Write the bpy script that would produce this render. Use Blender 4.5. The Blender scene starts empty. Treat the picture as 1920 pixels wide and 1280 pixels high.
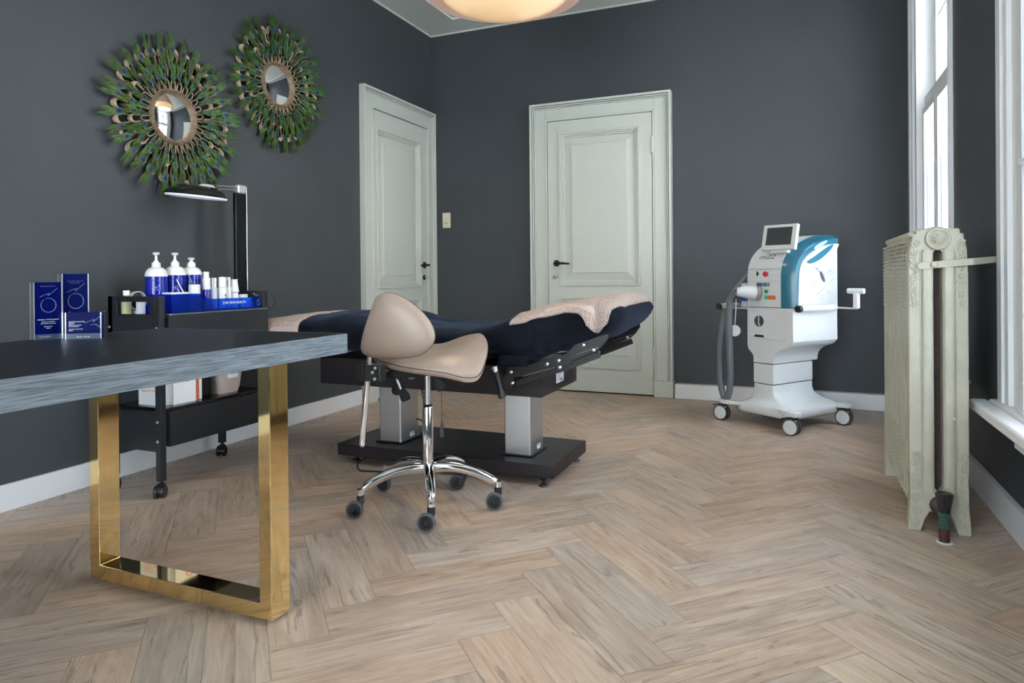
import bpy, bmesh, math, random
from mathutils import Vector, Matrix, noise
random.seed(7)
R = math.radians
C = bpy.context.scene.collection
scene = bpy.context.scene

# ------------------------------------------------------------------ camera, light, exposure
cam_d = bpy.data.cameras.new('camera')
cam = bpy.data.objects.new('camera', cam_d)
C.objects.link(cam)
scene.camera = cam
cam_d.sensor_width = 36.0
cam_d.lens = 1268.19 / 1920 * 36.0
cam_d.shift_x = 0.0
cam_d.shift_y = -(640 - 520.51) / 1920
cam_d.clip_start = 0.05
yaw, pitch, roll = -0.40025021, -0.00327658, 0.00872597
fwd = Vector((math.sin(yaw), math.cos(yaw), 0))
right = Vector((math.cos(yaw), -math.sin(yaw), 0))
down = Vector((0, 0, -1))
f2 = fwd * math.cos(pitch) - down * math.sin(pitch)
d2 = down * math.cos(pitch) + fwd * math.sin(pitch)
r3 = right * math.cos(roll) + d2 * math.sin(roll)
d3 = d2 * math.cos(roll) - right * math.sin(roll)
m = Matrix.Identity(4)
for i in range(3):
    m[i][0], m[i][1], m[i][2] = r3[i], -d3[i], -f2[i]
m.translation = Vector((3.050, -5.318, 0.96))
cam.matrix_world = m

world = bpy.data.worlds.new('sky')
scene.world = world
world.use_nodes = True
wn = world.node_tree.nodes
wbg = wn['Background']
wbg.inputs[0].default_value = (0.84, 0.93, 1.0, 1)
wbg.inputs[1].default_value = 9.0

scene.view_settings.view_transform = 'Standard'
scene.view_settings.look = 'None'
scene.view_settings.gamma = 1.0
scene.view_settings.use_curve_mapping = False
scene.view_settings.exposure = 0.42

def area(name, loc, rot, sx, sy, power=0, col=(1, 1, 1), portal=False):
    d = bpy.data.lights.new(name, 'AREA')
    d.shape = 'RECTANGLE'; d.size = sx; d.size_y = sy
    d.energy = power; d.color = col
    if portal:
        d.cycles.is_portal = True
    o = bpy.data.objects.new(name, d); C.objects.link(o)
    o.location = loc; o.rotation_euler = rot
    return o
# sky portals in the three window openings (they only guide sampling of the sky)
area('far_window_portal', (3.93, -0.98, 1.70), (0, R(90), 0), 2.5, 0.98, portal=True)
area('near_window_portal', (3.93, -3.30, 1.70), (0, R(90), 0), 2.5, 1.34, portal=True)
area('street_window_portal', (1.9, -6.95, 1.55), (R(90), 0, 0), 2.4, 2.2, portal=True)

# ------------------------------------------------------------------ materials
MATS = {}
def mat(name, col, rough=0.5, metal=0.0, spec=0.5, bump=0.0, bscale=60.0, var=0.0, vscale=6.0,
        coat=0.0, trans=0.0, ior=1.45, emit=None, estr=0.0, aniso=(1, 1, 1), sheen=0.0, alpha=1.0, col2=None, sss=0.0):
    if name in MATS:
        return MATS[name]
    mt = bpy.data.materials.new(name); mt.use_nodes = True
    nt = mt.node_tree; N = nt.nodes; L = nt.links
    b = N['Principled BSDF']
    b.inputs['Base Color'].default_value = (*col, 1)
    b.inputs['Roughness'].default_value = rough
    b.inputs['Metallic'].default_value = metal
    b.inputs['Specular IOR Level'].default_value = spec
    b.inputs['IOR'].default_value = ior
    b.inputs['Coat Weight'].default_value = coat
    b.inputs['Coat Roughness'].default_value = 0.06
    b.inputs['Transmission Weight'].default_value = trans
    b.inputs['Sheen Weight'].default_value = sheen
    b.inputs['Alpha'].default_value = alpha
    if sss:
        b.inputs['Subsurface Weight'].default_value = sss
    if emit:
        b.inputs['Emission Color'].default_value = (*emit, 1)
        b.inputs['Emission Strength'].default_value = estr
    if var or bump or col2:
        tc = N.new('ShaderNodeTexCoord'); mp = N.new('ShaderNodeMapping')
        mp.inputs['Scale'].default_value = aniso
        L.new(tc.outputs['Object'], mp.inputs['Vector'])
        if var or col2:
            n1 = N.new('ShaderNodeTexNoise'); n1.inputs['Scale'].default_value = vscale
            n1.inputs['Detail'].default_value = 5
            L.new(mp.outputs[0], n1.inputs['Vector'])
            cr = N.new('ShaderNodeValToRGB')
            a = tuple(max(0, c * (1 - var)) for c in col)
            z = col2 if col2 else tuple(min(1, c * (1 + var)) for c in col)
            cr.color_ramp.elements[0].position = 0.3; cr.color_ramp.elements[1].position = 0.7
            cr.color_ramp.elements[0].color = (*a, 1); cr.color_ramp.elements[1].color = (*z, 1)
            L.new(n1.outputs['Fac'], cr.inputs[0]); L.new(cr.outputs[0], b.inputs['Base Color'])
        if bump:
            n2 = N.new('ShaderNodeTexNoise'); n2.inputs['Scale'].default_value = bscale
            n2.inputs['Detail'].default_value = 4
            L.new(mp.outputs[0], n2.inputs['Vector'])
            bp = N.new('ShaderNodeBump'); bp.inputs['Strength'].default_value = bump
            bp.inputs['Distance'].default_value = 0.01
            L.new(n2.outputs['Fac'], bp.inputs['Height']); L.new(bp.outputs[0], b.inputs['Normal'])
    MATS[name] = mt
    return mt

WALL = mat('anthracite_wall_paint', (0.056, 0.063, 0.069), 0.5, spec=0.35, bump=0.05, bscale=25, var=0.04, vscale=3)
CEIL = mat('ceiling_paint', (0.60, 0.63, 0.58), 0.8, bump=0.05)
TRIM = mat('gloss_trim_paint', (0.55, 0.575, 0.515), 0.35, bump=0.05, bscale=12, aniso=(1, 1, 0.15))
TRIMW = mat('white_trim_paint', (0.74, 0.75, 0.76), 0.35, bump=0.04, bscale=15)
BLACK = mat('black_satin', (0.012, 0.012, 0.014), 0.35)
BLACKM = mat('black_matte', (0.015, 0.015, 0.016), 0.65)
DARKGAP = mat('shadow_gap_dark', (0.006, 0.006, 0.006), 0.9)
CHROME = mat('chrome', (0.86, 0.86, 0.88), 0.06, metal=1.0)
STEEL = mat('brushed_steel', (0.60, 0.60, 0.60), 0.3, metal=1.0)
SILVER = mat('brushed_aluminium', (0.62, 0.63, 0.64), 0.38, metal=1.0, bump=0.04, bscale=300, aniso=(1, 1, 0.02))
GOLD = mat('polished_gold_steel', (0.90, 0.69, 0.35), 0.05, metal=1.0)
RUBBER = mat('grey_tread_rubber', (0.085, 0.10, 0.115), 0.6)
GLASS = mat('window_glass', (1, 1, 1), 0.0, trans=1.0, ior=1.02, spec=0.2)
WPLAST = mat('white_plastic', (0.60, 0.62, 0.625), 0.28, coat=0.2)
GPLAST = mat('light_grey_plastic', (0.60, 0.63, 0.62), 0.35)
LEATHER = mat('taupe_leather', (0.335, 0.255, 0.205), 0.38, bump=0.08, bscale=180, var=0.05)
VELVET = mat('navy_velvet', (0.0045, 0.0062, 0.010), 0.85, spec=0.15, sheen=0.10, var=0.35, vscale=9, bump=0.15, bscale=40)
VELVET.node_tree.nodes['Principled BSDF'].inputs['Sheen Tint'].default_value = (0.35, 0.5, 0.85, 1)
TOWEL = mat('blush_terry', (0.36, 0.25, 0.20), 0.95, spec=0.1, bump=1.0, bscale=240, col2=(0.74, 0.61, 0.55), vscale=150, sheen=0.1)
TOWELB = mat('blush_terry_band', (0.52, 0.40, 0.36), 0.9, spec=0.1, bump=0.2, bscale=90)
BOXBR = mat('dark_laminate', (0.014, 0.011, 0.013), 0.42)
TOPBLK = None

# ------------------------------------------------------------------ helpers
ROOTM = {}
def thing(name, label=None, cat=None, loc=(0, 0, 0), rotz=0.0, group=None, kind=None):
    o = bpy.data.objects.new(name, None); C.objects.link(o)
    o.empty_display_size = 0.05
    o.location = loc; o.rotation_euler = (0, 0, rotz)
    tag(o, label, cat, group, kind)
    ROOTM[o.name] = Matrix.Translation(Vector(loc)) @ Matrix.Rotation(rotz, 4, 'Z')
    return o
def tag(o, label=None, cat=None, group=None, kind=None):
    if label: o['label'] = label
    if cat: o['category'] = cat
    if group: o['group'] = group
    if kind: o['kind'] = kind
    return o
def rootm(o):
    while o.parent: o = o.parent
    return ROOTM.get(o.name, Matrix.Identity(4))

class MB:
    """collects shapes into one mesh"""
    def __init__(s): s.bm = bmesh.new(); s.mi = 0
    def _mark(s, faces):
        for f in faces: f.material_index = s.mi
    def poly(s, pts):
        vs = [s.bm.verts.new(p) for p in pts]
        f = s.bm.faces.new(vs); f.material_index = s.mi; return f
    def box(s, x0, x1, y0, y1, z0, z1, M=None):
        P = [Vector((x, y, z)) for z in (z0, z1) for y in (y0, y1) for x in (x0, x1)]
        if M: P = [M @ p for p in P]
        v = [s.bm.verts.new(p) for p in P]
        for q in ((0, 2, 3, 1), (4, 5, 7, 6), (0, 1, 5, 4), (2, 6, 7, 3), (0, 4, 6, 2), (1, 3, 7, 5)):
            f = s.bm.faces.new([v[i] for i in q]); f.material_index = s.mi
        return s
    def ring_loft(s, rings, cap0=True, cap1=True, closed=False):
        vv = [[s.bm.verts.new(p) for p in r] for r in rings]
        n = len(vv[0]); m_ = len(vv)
        for a in range(m_ if closed else m_ - 1):
            A, B = vv[a], vv[(a + 1) % m_]
            for i in range(n):
                j = (i + 1) % n
                f = s.bm.faces.new((A[i], A[j], B[j], B[i])); f.material_index = s.mi
        if not closed:
            if cap0: s._mark([s.bm.faces.new(list(reversed(vv[0])))])
            if cap1: s._mark([s.bm.faces.new(vv[-1])])
        return s
    def cyl(s, p0, p1, r0, r1=None, n=20):
        r1 = r0 if r1 is None else r1
        p0, p1 = Vector(p0), Vector(p1); d = (p1 - p0).normalized()
        u = d.orthogonal().normalized(); w = d.cross(u)
        rings = []
        for p, r in ((p0, r0), (p1, r1)):
            rings.append([p + u * r * math.cos(2 * math.pi * i / n) + w * r * math.sin(2 * math.pi * i / n) for i in range(n)])
        return s.ring_loft(rings)
    def tube(s, pts, r, n=10, closed=False, smooth=0, flat=None):
        pts = [Vector(p) for p in pts]
        if smooth: pts = catmull(pts, smooth, closed)
        m_ = len(pts); rings = []; u = None
        for i, p in enumerate(pts):
            if closed: d = pts[(i + 1) % m_] - pts[i - 1]
            else: d = pts[min(i + 1, m_ - 1)] - pts[max(i - 1, 0)]
            d = d.normalized() if d.length > 1e-9 else Vector((0, 0, 1))
            if u is None: u = (flat.normalized() if flat else d.orthogonal().normalized())
            u = (u - d * u.dot(d))
            u = u.normalized() if u.length > 1e-6 else d.orthogonal().normalized()
            w = d.cross(u)
            rr = r(i / (m_ - 1)) if callable(r) else r
            ru, rw = rr if isinstance(rr, tuple) else (rr, rr)
            rings.append([p + u * ru * math.cos(2 * math.pi * k / n) + w * rw * math.sin(2 * math.pi * k / n) for k in range(n)])
        return s.ring_loft(rings, closed=closed)
    def lathe(s, prof, o=(0, 0, 0), axis='Z', n=32, M=None, cap=True):
        o = Vector(o); rings = []
        for r, h in prof:
            ring = []
            for i in range(n):
                a = 2 * math.pi * i / n
                c_, s_ = r * math.cos(a), r * math.sin(a)
                if axis == 'Z': p = Vector((c_, s_, h))
                elif axis == 'Y': p = Vector((s_, h, c_))
                else: p = Vector((h, c_, s_))
                if M: p = M @ p
                ring.append(o + p)
            rings.append(ring)
        return s.ring_loft(rings, cap, cap)
    def prism(s, poly, a0, a1, plane='XZ', M=None):
        def P(u, v, w):
            p = Vector({'XZ': (u, w, v), 'YZ': (w, u, v), 'XY': (u, v, w)}[plane])
            return M @ p if M else p
        return s.ring_loft([[P(u, v, a0) for u, v in poly], [P(u, v, a1) for u, v in poly]])
    def sphere(s, c, r, nu=16, nv=10, sc=(1, 1, 1)):
        prof = []
        c = Vector(c); rings = []
        for j in range(1, nv):
            t = math.pi * j / nv
            rings.append([c + Vector((r * sc[0] * math.sin(t) * math.cos(2 * math.pi * i / nu), r * sc[1] * math.sin(t) * math.sin(2 * math.pi * i / nu), -r * sc[2] * math.cos(t))) for i in range(nu)])
        return s.ring_loft(rings)
    def build(s, name, mats, parent=None, bevel=0.0, smooth=True, ang=35, local=False, seg=2, subsurf=0):
        bmesh.ops.recalc_face_normals(s.bm, faces=s.bm.faces)
        me = bpy.data.meshes.new(name)
        if parent is not None and not local:
            s.bm.transform(rootm(parent).inverted())
        s.bm.to_mesh(me); s.bm.free()
        if not isinstance(mats, (list, tuple)): mats = [mats]
        for m_ in mats: me.materials.append(m_)
        if smooth:
            for p in me.polygons: p.use_smooth = True
            me.set_sharp_from_angle(angle=R(ang))
        o = bpy.data.objects.new(name, me); C.objects.link(o)
        if parent is not None: o.parent = parent
        if bevel:
            b = o.modifiers.new('bevel', 'BEVEL'); b.width = bevel; b.segments = seg
            b.limit_method = 'ANGLE'; b.angle_limit = R(40); b.harden_normals = True
        if subsurf:
            b = o.modifiers.new('subsurf', 'SUBSURF'); b.levels = subsurf; b.render_levels = subsurf
        return o

def catmull(P, k, closed=False):
    out = []; n = len(P)
    rng = range(n) if closed else range(n - 1)
    for i in rng:
        p0 = P[(i - 1) % n] if closed else P[max(i - 1, 0)]
        p1 = P[i]; p2 = P[(i + 1) % n]
        p3 = P[(i + 2) % n] if closed else P[min(i + 2, n - 1)]
        for j in range(k):
            t = j / k
            out.append(0.5 * ((2 * p1) + (p2 - p0) * t + (2 * p0 - 5 * p1 + 4 * p2 - p3) * t * t + (-p0 + 3 * p1 - 3 * p2 + p3) * t ** 3))
    if not closed: out.append(P[-1])
    return out
def cat2(P, k, closed=False):
    return [(v.x, v.y) for v in catmull([Vector((a, b, 0)) for a, b in P], k, closed)]
def lerp_tab(tab, x):
    if x <= tab[0][0]: return tab[0][1]
    for (a, b), (c, d) in zip(tab, tab[1:]):
        if x <= c:
            t = (x - a) / (c - a); t = t * t * (3 - 2 * t) * 0.5 + t * 0.5
            return b + (d - b) * t
    return tab[-1][1]
def text(name, s, size, origin, rvec, uvec, mt, parent, extrude=0.0006, align='CENTER', shear=0.0, local=False, sx=1.0):
    cu = bpy.data.curves.new(name, 'FONT'); cu.body = s; cu.size = size; cu.extrude = extrude
    cu.align_x = align; cu.align_y = 'CENTER'; cu.shear = shear; cu.resolution_u = 2
    tmp = bpy.data.objects.new(name, cu); C.objects.link(tmp)
    dg = bpy.context.evaluated_depsgraph_get()
    me = bpy.data.meshes.new_from_object(tmp.evaluated_get(dg))
    bpy.data.objects.remove(tmp); bpy.data.curves.remove(cu)
    r_ = Vector(rvec).normalized(); u_ = Vector(uvec); u_ = (u_ - r_ * u_.dot(r_)).normalized(); n_ = r_.cross(u_)
    M = Matrix.Identity(4)
    for i in range(3): M[i][0], M[i][1], M[i][2], M[i][3] = r_[i] * sx, u_[i], n_[i], origin[i]
    me.transform(M if local else rootm(parent).inverted() @ M)
    me.materials.clear(); me.materials.append(mt)
    o = bpy.data.objects.new(name, me); C.objects.link(o); o.parent = parent
    return o
def struct(o): o['kind'] = 'structure'; return o

# ------------------------------------------------------------------ room shell
RW = 3.78; YB = 0.05; YF = -6.9; H = 3.13
def floor_material():
    mt = bpy.data.materials.new('herringbone_oak'); mt.use_nodes = True
    N = mt.node_tree.nodes; L = mt.node_tree.links; b = N['Principled BSDF']
    uv = N.new('ShaderNodeUVMap'); uv.uv_map = 'grain'
    uvl = N.new('ShaderNodeUVMap'); uvl.uv_map = 'local'
    at = N.new('ShaderNodeAttribute'); at.attribute_name = 'tint'
    def mth(op, a, c=None, d=None):
        n = N.new('ShaderNodeMath'); n.operation = op
        for i, v in enumerate((a, c, d)):
            if v is None: continue
            if isinstance(v, (int, float)): n.inputs[i].default_value = v
            else: L.new(v, n.inputs[i])
        return n.outputs[0]
    def nz(scale, sx, sy, detail=5, rough=0.55, dist=0.0):
        mp = N.new('ShaderNodeMapping'); mp.inputs['Scale'].default_value = (sx, sy, 1)
        L.new(uv.outputs[0], mp.inputs[0])
        n = N.new('ShaderNodeTexNoise'); n.inputs['Scale'].default_value = scale
        n.inputs['Detail'].default_value = detail; n.inputs['Roughness'].default_value = rough
        n.inputs['Distortion'].default_value = dist
        L.new(mp.outputs[0], n.inputs['Vector']); return n.outputs['Fac']
    broad = nz(3.0, 1.0, 5.0, 4, 0.6, 0.8)
    grain = nz(5.0, 1.0, 14.0, 5, 0.6, 0.5)
    fine = nz(40.0, 1.0, 14.0, 4, 0.7)
    crack = nz(1.7, 0.8, 12.0, 4, 0.5, 0.9)
    knot = nz(2.6, 1.0, 3.0, 3, 0.5)
    mix1 = mth('ADD', mth('MULTIPLY', broad, 0.55), mth('MULTIPLY', grain, 0.45))
    cr = N.new('ShaderNodeValToRGB')
    e = cr.color_ramp.elements
    e[0].position = 0.30; e[0].color = (0.33, 0.235, 0.172, 1)
    e[1].position = 0.68; e[1].color = (0.60, 0.485, 0.395, 1)
    k = e.new(0.5); k.color = (0.465, 0.358, 0.28, 1)
    L.new(mix1, cr.inputs[0])
    # per-plank tint
    hs = N.new('ShaderNodeMix'); hs.data_type = 'RGBA'; hs.blend_type = 'MULTIPLY'; hs.inputs[0].default_value = 1.0
    L.new(cr.outputs[0], hs.inputs[6]); L.new(at.outputs['Color'], hs.inputs[7])
    # dark mineral streaks
    ck = N.new('ShaderNodeValToRGB'); ce = ck.color_ramp.elements
    ce[0].position = 0.478; ce[0].color = (1, 1, 1, 1)
    ce[1].position = 0.526; ce[1].color = (1, 1, 1, 1)
    q = ce.new(0.502); q.color = (0, 0, 0, 1)
    L.new(crack, ck.inputs[0])
    kmask = mth('MULTIPLY', mth('SUBTRACT', 1.0, ck.outputs[0]), mth('MULTIPLY', mth('GREATER_THAN', knot, 0.49), mth('ADD', 0.1, mth('MULTIPLY', fine, 0.9))))
    dk = N.new('ShaderNodeMix'); dk.data_type = 'RGBA'; dk.blend_type = 'MIX'
    L.new(kmask, dk.inputs[0]); L.new(hs.outputs[2], dk.inputs[6]); dk.inputs[7].default_value = (0.11, 0.085, 0.07, 1)
    # fine grain
    fr = N.new('ShaderNodeMapRange'); fr.inputs[1].default_value = 0.3; fr.inputs[2].default_value = 0.7
    fr.inputs[3].default_value = 0.93; fr.inputs[4].default_value = 1.05
    L.new(fine, fr.inputs[0])
    fm = N.new('ShaderNodeMix'); fm.data_type = 'RGBA'; fm.blend_type = 'MULTIPLY'; fm.inputs[0].default_value = 1.0
    L.new(dk.outputs[2], fm.inputs[6]); L.new(fr.outputs[0], fm.inputs[7])
    # joints
    sp = N.new('ShaderNodeSeparateXYZ'); L.new(uvl.outputs[0], sp.inputs[0])
    ex = mth('MINIMUM', sp.outputs[0], mth('SUBTRACT', 0.6146, sp.outputs[0]))
    ey = mth('MINIMUM', sp.outputs[1], mth('SUBTRACT', 0.1536, sp.outputs[1]))
    edge = mth('MINIMUM', ex, ey)
    jr = N.new('ShaderNodeMapRange'); jr.inputs[1].default_value = 0.0003; jr.inputs[2].default_value = 0.0016
    jr.inputs[3].default_value = 0.5; jr.inputs[4].default_value = 1.0; L.new(edge, jr.inputs[0])
    jm = N.new('ShaderNodeMix'); jm.data_type = 'RGBA'; jm.blend_type = 'MULTIPLY'; jm.inputs[0].default_value = 1.0
    L.new(fm.outputs[2], jm.inputs[6]); L.new(jr.outputs[0], jm.inputs[7])
    L.new(jm.outputs[2], b.inputs['Base Color'])
    b.inputs['Roughness'].default_value = 0.42
    b.inputs['Specular IOR Level'].default_value = 0.45
    bp = N.new('ShaderNodeBump'); bp.inputs['Strength'].default_value = 0.25; bp.inputs['Distance'].default_value = 0.002
    L.new(mth('ADD', mth('MULTIPLY', grain, 0.5), mth('MULTIPLY', jr.outputs[0], 1.0)), bp.inputs['Height'])
    L.new(bp.outputs[0], b.inputs['Normal'])
    return mt

def make_floor():
    bm = bmesh.new()
    uvg = bm.loops.layers.uv.new('grain'); uvl = bm.loops.layers.uv.new('local')
    col = bm.loops.layers.color.new('tint')
    u0, w0, su, sw = -1.384, 3.904, 0.1547, 0.1525
    q = 1 / math.sqrt(2)
    rng = random.Random(11)
    def plank(i, j, alongu):
        a0, b0 = u0 + i * su, w0 + j * sw
        du, dw = (4 * su, sw) if alongu else (su, 4 * sw)
        cs = [(a0, b0), (a0 + du, b0), (a0 + du, b0 + dw), (a0, b0 + dw)]
        xy = [((u + w) * q, (u - w) * q) for u, w in cs]
        if max(p[0] for p in xy) < -0.02 or min(p[0] for p in xy) > RW + 0.02: return
        if max(p[1] for p in xy) < YF or min(p[1] for p in xy) > YB + 0.02: return
        f = bm.faces.new([bm.verts.new((x, y, 0)) for x, y in xy])
        ox, oy = rng.uniform(0, 60), rng.uniform(0, 60)
        g = rng.uniform(0.90, 1.0); wmt = rng.uniform(-0.02, 0.035)
        for lp, (u, w) in zip(f.loops, cs):
            lu, lw = (u - a0, w - b0) if alongu else (w - b0, u - a0)
            lp[uvg].uv = (ox + lu, oy + lw)
            lp[uvl].uv = (lu / (du if alongu else dw) * 0.6146, lw / (dw if alongu else du) * 0.1536)
            lp[col] = (min(1, g + wmt), min(1, g), min(1, g - wmt), 1)
    for i in range(-40, 40):
        for j in range(-45, 45):
            t = (i + j) % 8
            if t == 0: plank(i, j, True)
            if t == 4: plank(i, j, False)
    for co, no in (((0, 0, 0), (-1, 0, 0)), ((RW, 0, 0), (1, 0, 0)), ((0, YF, 0), (0, -1, 0)), ((0, YB, 0), (0, 1, 0))):
        bmesh.ops.bisect_plane(bm, geom=bm.verts[:] + bm.edges[:] + bm.faces[:], plane_co=co, plane_no=no, clear_outer=True)
    bmesh.ops.recalc_face_normals(bm, faces=bm.faces)
    me = bpy.data.meshes.new('floor'); bm.to_mesh(me); bm.free()
    if me.polygons[0].normal.z < 0: me.flip_normals()
    me.materials.append(floor_material())
    o = bpy.data.objects.new('floor', me); C.objects.link(o); struct(o)
make_floor()

WX = RW + 0.20   # outside face of the right wall
struct(MB().box(-0.12, 0, YF, YB, 0, H).build('wall_left', WALL))
struct(MB().box(-0.12, WX, YB, YB + 0.12, 0, H).build('wall_back', WALL))
W1 = (-1.46, -0.50); W2 = (-3.92, -2.62); WZ = (0.485, 2.93)
b = MB()
for y0, y1, z0, z1 in ((W1[1], YB, 0, H), (W2[1], W1[0], 0, H), (YF, W2[0], 0, H),
                       (W1[0], W1[1], 0, WZ[0] - .03), (W1[0], W1[1], WZ[1], H), (W2[0], W2[1], 0, WZ[0] - .03), (W2[0], W2[1], WZ[1], H)):
    b.box(RW, WX, y0, y1, z0, z1)
b.box(3.737, RW, -2.338, -1.517, .487, H)
struct(b.build('wall_right', WALL))
b = MB()
b.box(-0.12, 0.8, YF - .12, YF, 0, H).box(3.0, WX, YF - .12, YF, 0, H).box(.8, 3.0, YF - .12, YF, 0, .35).box(.8, 3.0, YF - .12, YF, 2.75, H)
struct(b.build('wall_front', WALL))
struct(MB().box(-0.12, WX, YF - .12, YB + .12, H, H + 0.1).build('ceiling', CEIL))
# ceiling panel moulding
b = MB()
for k, (o_, w_, t_) in enumerate(((0, 0.075, 0.014), (0.012, 0.03, 0.028))):
    x0, y0 = 0.36 + o_, -0.25 - o_
    b.box(x0, x0 + w_, YF + .4, y0, H - t_, H).box(x0 + w_, RW - .36 - o_, y0 - w_, y0, H - t_, H).box(RW - .36 - o_ - w_, RW - .36 - o_, YF + .4, y0 - w_, H - t_, H)
struct(b.build('trim_1', CEIL, bevel=0.003))
# fine plaster lip between wall and ceiling
struct(MB().box(0, .012, YF, YB, H - .012, H).box(.012, RW, YB - .012, YB, H - .012, H).build('trim_2', CEIL))

def base(name, poly_boxes):
    b = MB()
    for bx in poly_boxes: b.box(*bx)
    o = b.build(name, TRIMW, bevel=0.003); return struct(o)
base('baseboard_left', [(0, .02, YF, -1.07, 0, .11)])
base('baseboard_back', [(2.165, RW - .025, -.02, YB, 0, .11), (.05, .975, -.02, YB, 0, .11)])
base('baseboard_right', [(RW - .025, RW, YF, -.02, 0, .12)])
base('baseboard_front', [(.02, RW - .025, YF, YF + .02, 0, .11)])

# ------------------------------------------------------------------ doors
def door(name, axis, a0, a1, s0, s1, ztop, zs, face, wall, handle_a, hinge_a, pan, right_open):
    """axis 'X': door lies in a plane y=const (a = x); axis 'Y': plane x=const (a = y). face = slab front, cf = casing front"""
    root = thing(name, kind='structure')
    sgn = -1 if axis == 'X' else 1
    def bx(b, u0, u1, d0, d1, z0, z1):   # d = distance out of wall plane
        p, q = wall + sgn * d0, wall + sgn * d1
        lo, hi = min(p, q), max(p, q)
        if axis == 'X': b.box(u0, u1, lo, hi, z0, z1)
        else: b.box(lo, hi, u0, u1, z0, z1)
    def P(u, d, z): return Vector((u, wall + sgn * d, z)) if axis == 'X' else Vector((wall + sgn * d, u, z))
    # casing: stepped architrave sections, mitred by overlap
    cs = MB()
    D = 0.075 if axis == 'X' else 0.05
    for (i0, i1, d) in ((0, .13, D), (.13, .16, D * .62), (.16, .22, D * .9), (.22, .25, D * .62), (.25, .31, D * .78), (.31, .9, D * .62), (.9, 1, D * .74)):
        wL = s0 - a0; wR = a1 - s1; wT = ztop - zs
        l0, l1 = a0 + wL * i0, a0 + wL * i1
        r0, r1 = a1 - wR * i1, a1 - wR * i0
        t0, t1 = ztop - wT * i1, ztop - wT * i0
        bx(cs, l0, l1, 0, d, 0.0, t1)
        bx(cs, r0, r1, 0, d, 0.0, t1)
        bx(cs, l1, r0, 0, d, t0, t1)
    cs.build('casing', TRIM, root, bevel=0.004)
    pl = MB()
    bx(pl, s1 + .002, a1 + .006, 0, D + .008, 0, .13); bx(pl, a0 - .004, s0 - .002, 0, D + .008, 0, .13)
    pl.build('plinth_block', TRIM, root, bevel=0.004)
    dg = MB(); bx(dg, s0 - .001, s1 + .001, 0, face - .03, 0.0, zs + .001); dg.build('door_gap', DARKGAP, root)
    # slab: stiles, rails, recessed panels with mouldings
    sb = MB()
    g = 0.005
    p0, p1 = pan[0], pan[1]
    zz = pan[2]   # [(z0,z1),(z0,z1)] lower, upper
    t0 = face - .035
    bx(sb, s0 + g, p0, t0, face, .012, zs - g); bx(sb, p1, s1 - g, t0, face, .012, zs - g)
    bx(sb, p0, p1, t0, face, .012, zz[0][0]); bx(sb, p0, p1, t0, face, zz[0][1], zz[1][0]); bx(sb, p0, p1, t0, face, zz[1][1], zs - g)
    sb.build('slab', TRIM, root)
    for (z0, z1) in zz:
        pm = MB()
        # bolection moulding
        for (o0, o1, d) in ((-.004, .012, face + .012), (.012, .026, face + .004), (.026, .04, face - .006)):
            bx(pm, p0 + o0, p0 + o1, t0, d, z0 + o0, z1 - o0); bx(pm, p1 - o1, p1 - o0, t0, d, z0 + o0, z1 - o0)
            bx(pm, p0 + o1, p1 - o1, t0, d, z0 + o0, z0 + o1); bx(pm, p0 + o1, p1 - o1, t0, d, z1 - o1, z1 - o0)
        pm.build('panel_moulding', TRIM, root, bevel=0.0035)
        f = MB()
        i0, i1 = .025, .10
        A = [P(p0 + i0, face - .024, z0 + i0), P(p1 - i0, face - .024, z0 + i0), P(p1 - i0, face - .024, z1 - i0), P(p0 + i0, face - .024, z1 - i0)]
        B = [P(p0 + i1, face - .010, z0 + i1), P(p1 - i1, face - .010, z0 + i1), P(p1 - i1, face - .010, z1 - i1), P(p0 + i1, face - .010, z1 - i1)]
        B2 = [P(p0 + i1 + .004, face - .005, z0 + i1 + .004), P(p1 - i1 - .004, face - .005, z0 + i1 + .004), P(p1 - i1 - .004, face - .005, z1 - i1 - .004), P(p0 + i1 + .004, face - .005, z1 - i1 - .004)]
        f.ring_loft([A, B, B2], cap0=False)
        f.build('panel', TRIM, root, smooth=False)
    # handle
    hd = MB()
    s = 1 if right_open else -1
    hd.cyl(P(handle_a, face, 1.058), P(handle_a, face + .008, 1.058), .027)
    hd.cyl(P(handle_a, face, 1.058), P(handle_a, face + .05, 1.058), .009)
    hd.tube([P(handle_a, face + .048, 1.058), P(handle_a + s * .03, face + .052, 1.058), P(handle_a + s * .08, face + .052, 1.056), P(handle_a + s * .125, face + .046, 1.053)],
            lambda t: (.011 - .004 * t, .012 - .003 * t), n=12, smooth=5)
    h = hd.build('door_handle', BLACK, root); h['label'] = 'black lever handle'
    kp = MB()
    kp.cyl(P(handle_a - .005, face, .95), P(handle_a - .005, face + .006, .95), .022)
    kp.box(0, 0, 0, 0, 0, 0)
    kp.build('keyhole_plate', BLACK if axis == 'Y' else STEEL, root)
    ky = MB()
    ky.cyl(P(handle_a - .005, face + .005, .953), P(handle_a - .005, face + .04, .953), .004)
    ky.tube([P(handle_a - .005, face + .045, .953 + .0), P(handle_a + .007, face + .05, .945), P(handle_a + .002, face + .055, .932), P(handle_a - .014, face + .05, .94)], .003, closed=True, smooth=4, n=6)
    ky.build('key', STEEL, root)
    if hinge_a:
        for z in (1.977, .33):
            hb = MB()
            hb.cyl(P(hinge_a, face + .006, z - .055), P(hinge_a, face + .006, z + .055), .007, n=12)
            hb.sphere(P(hinge_a, face + .006, z + .062), .008).sphere(P(hinge_a, face + .006, z - .062), .008)
            for k in (-.03, 0, .03): hb.cyl(P(hinge_a, face + .006, z + k - .003), P(hinge_a, face + .006, z + k + .003), .009, n=12)
            hb.build('hinge', TRIM, root)
    return root
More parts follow.
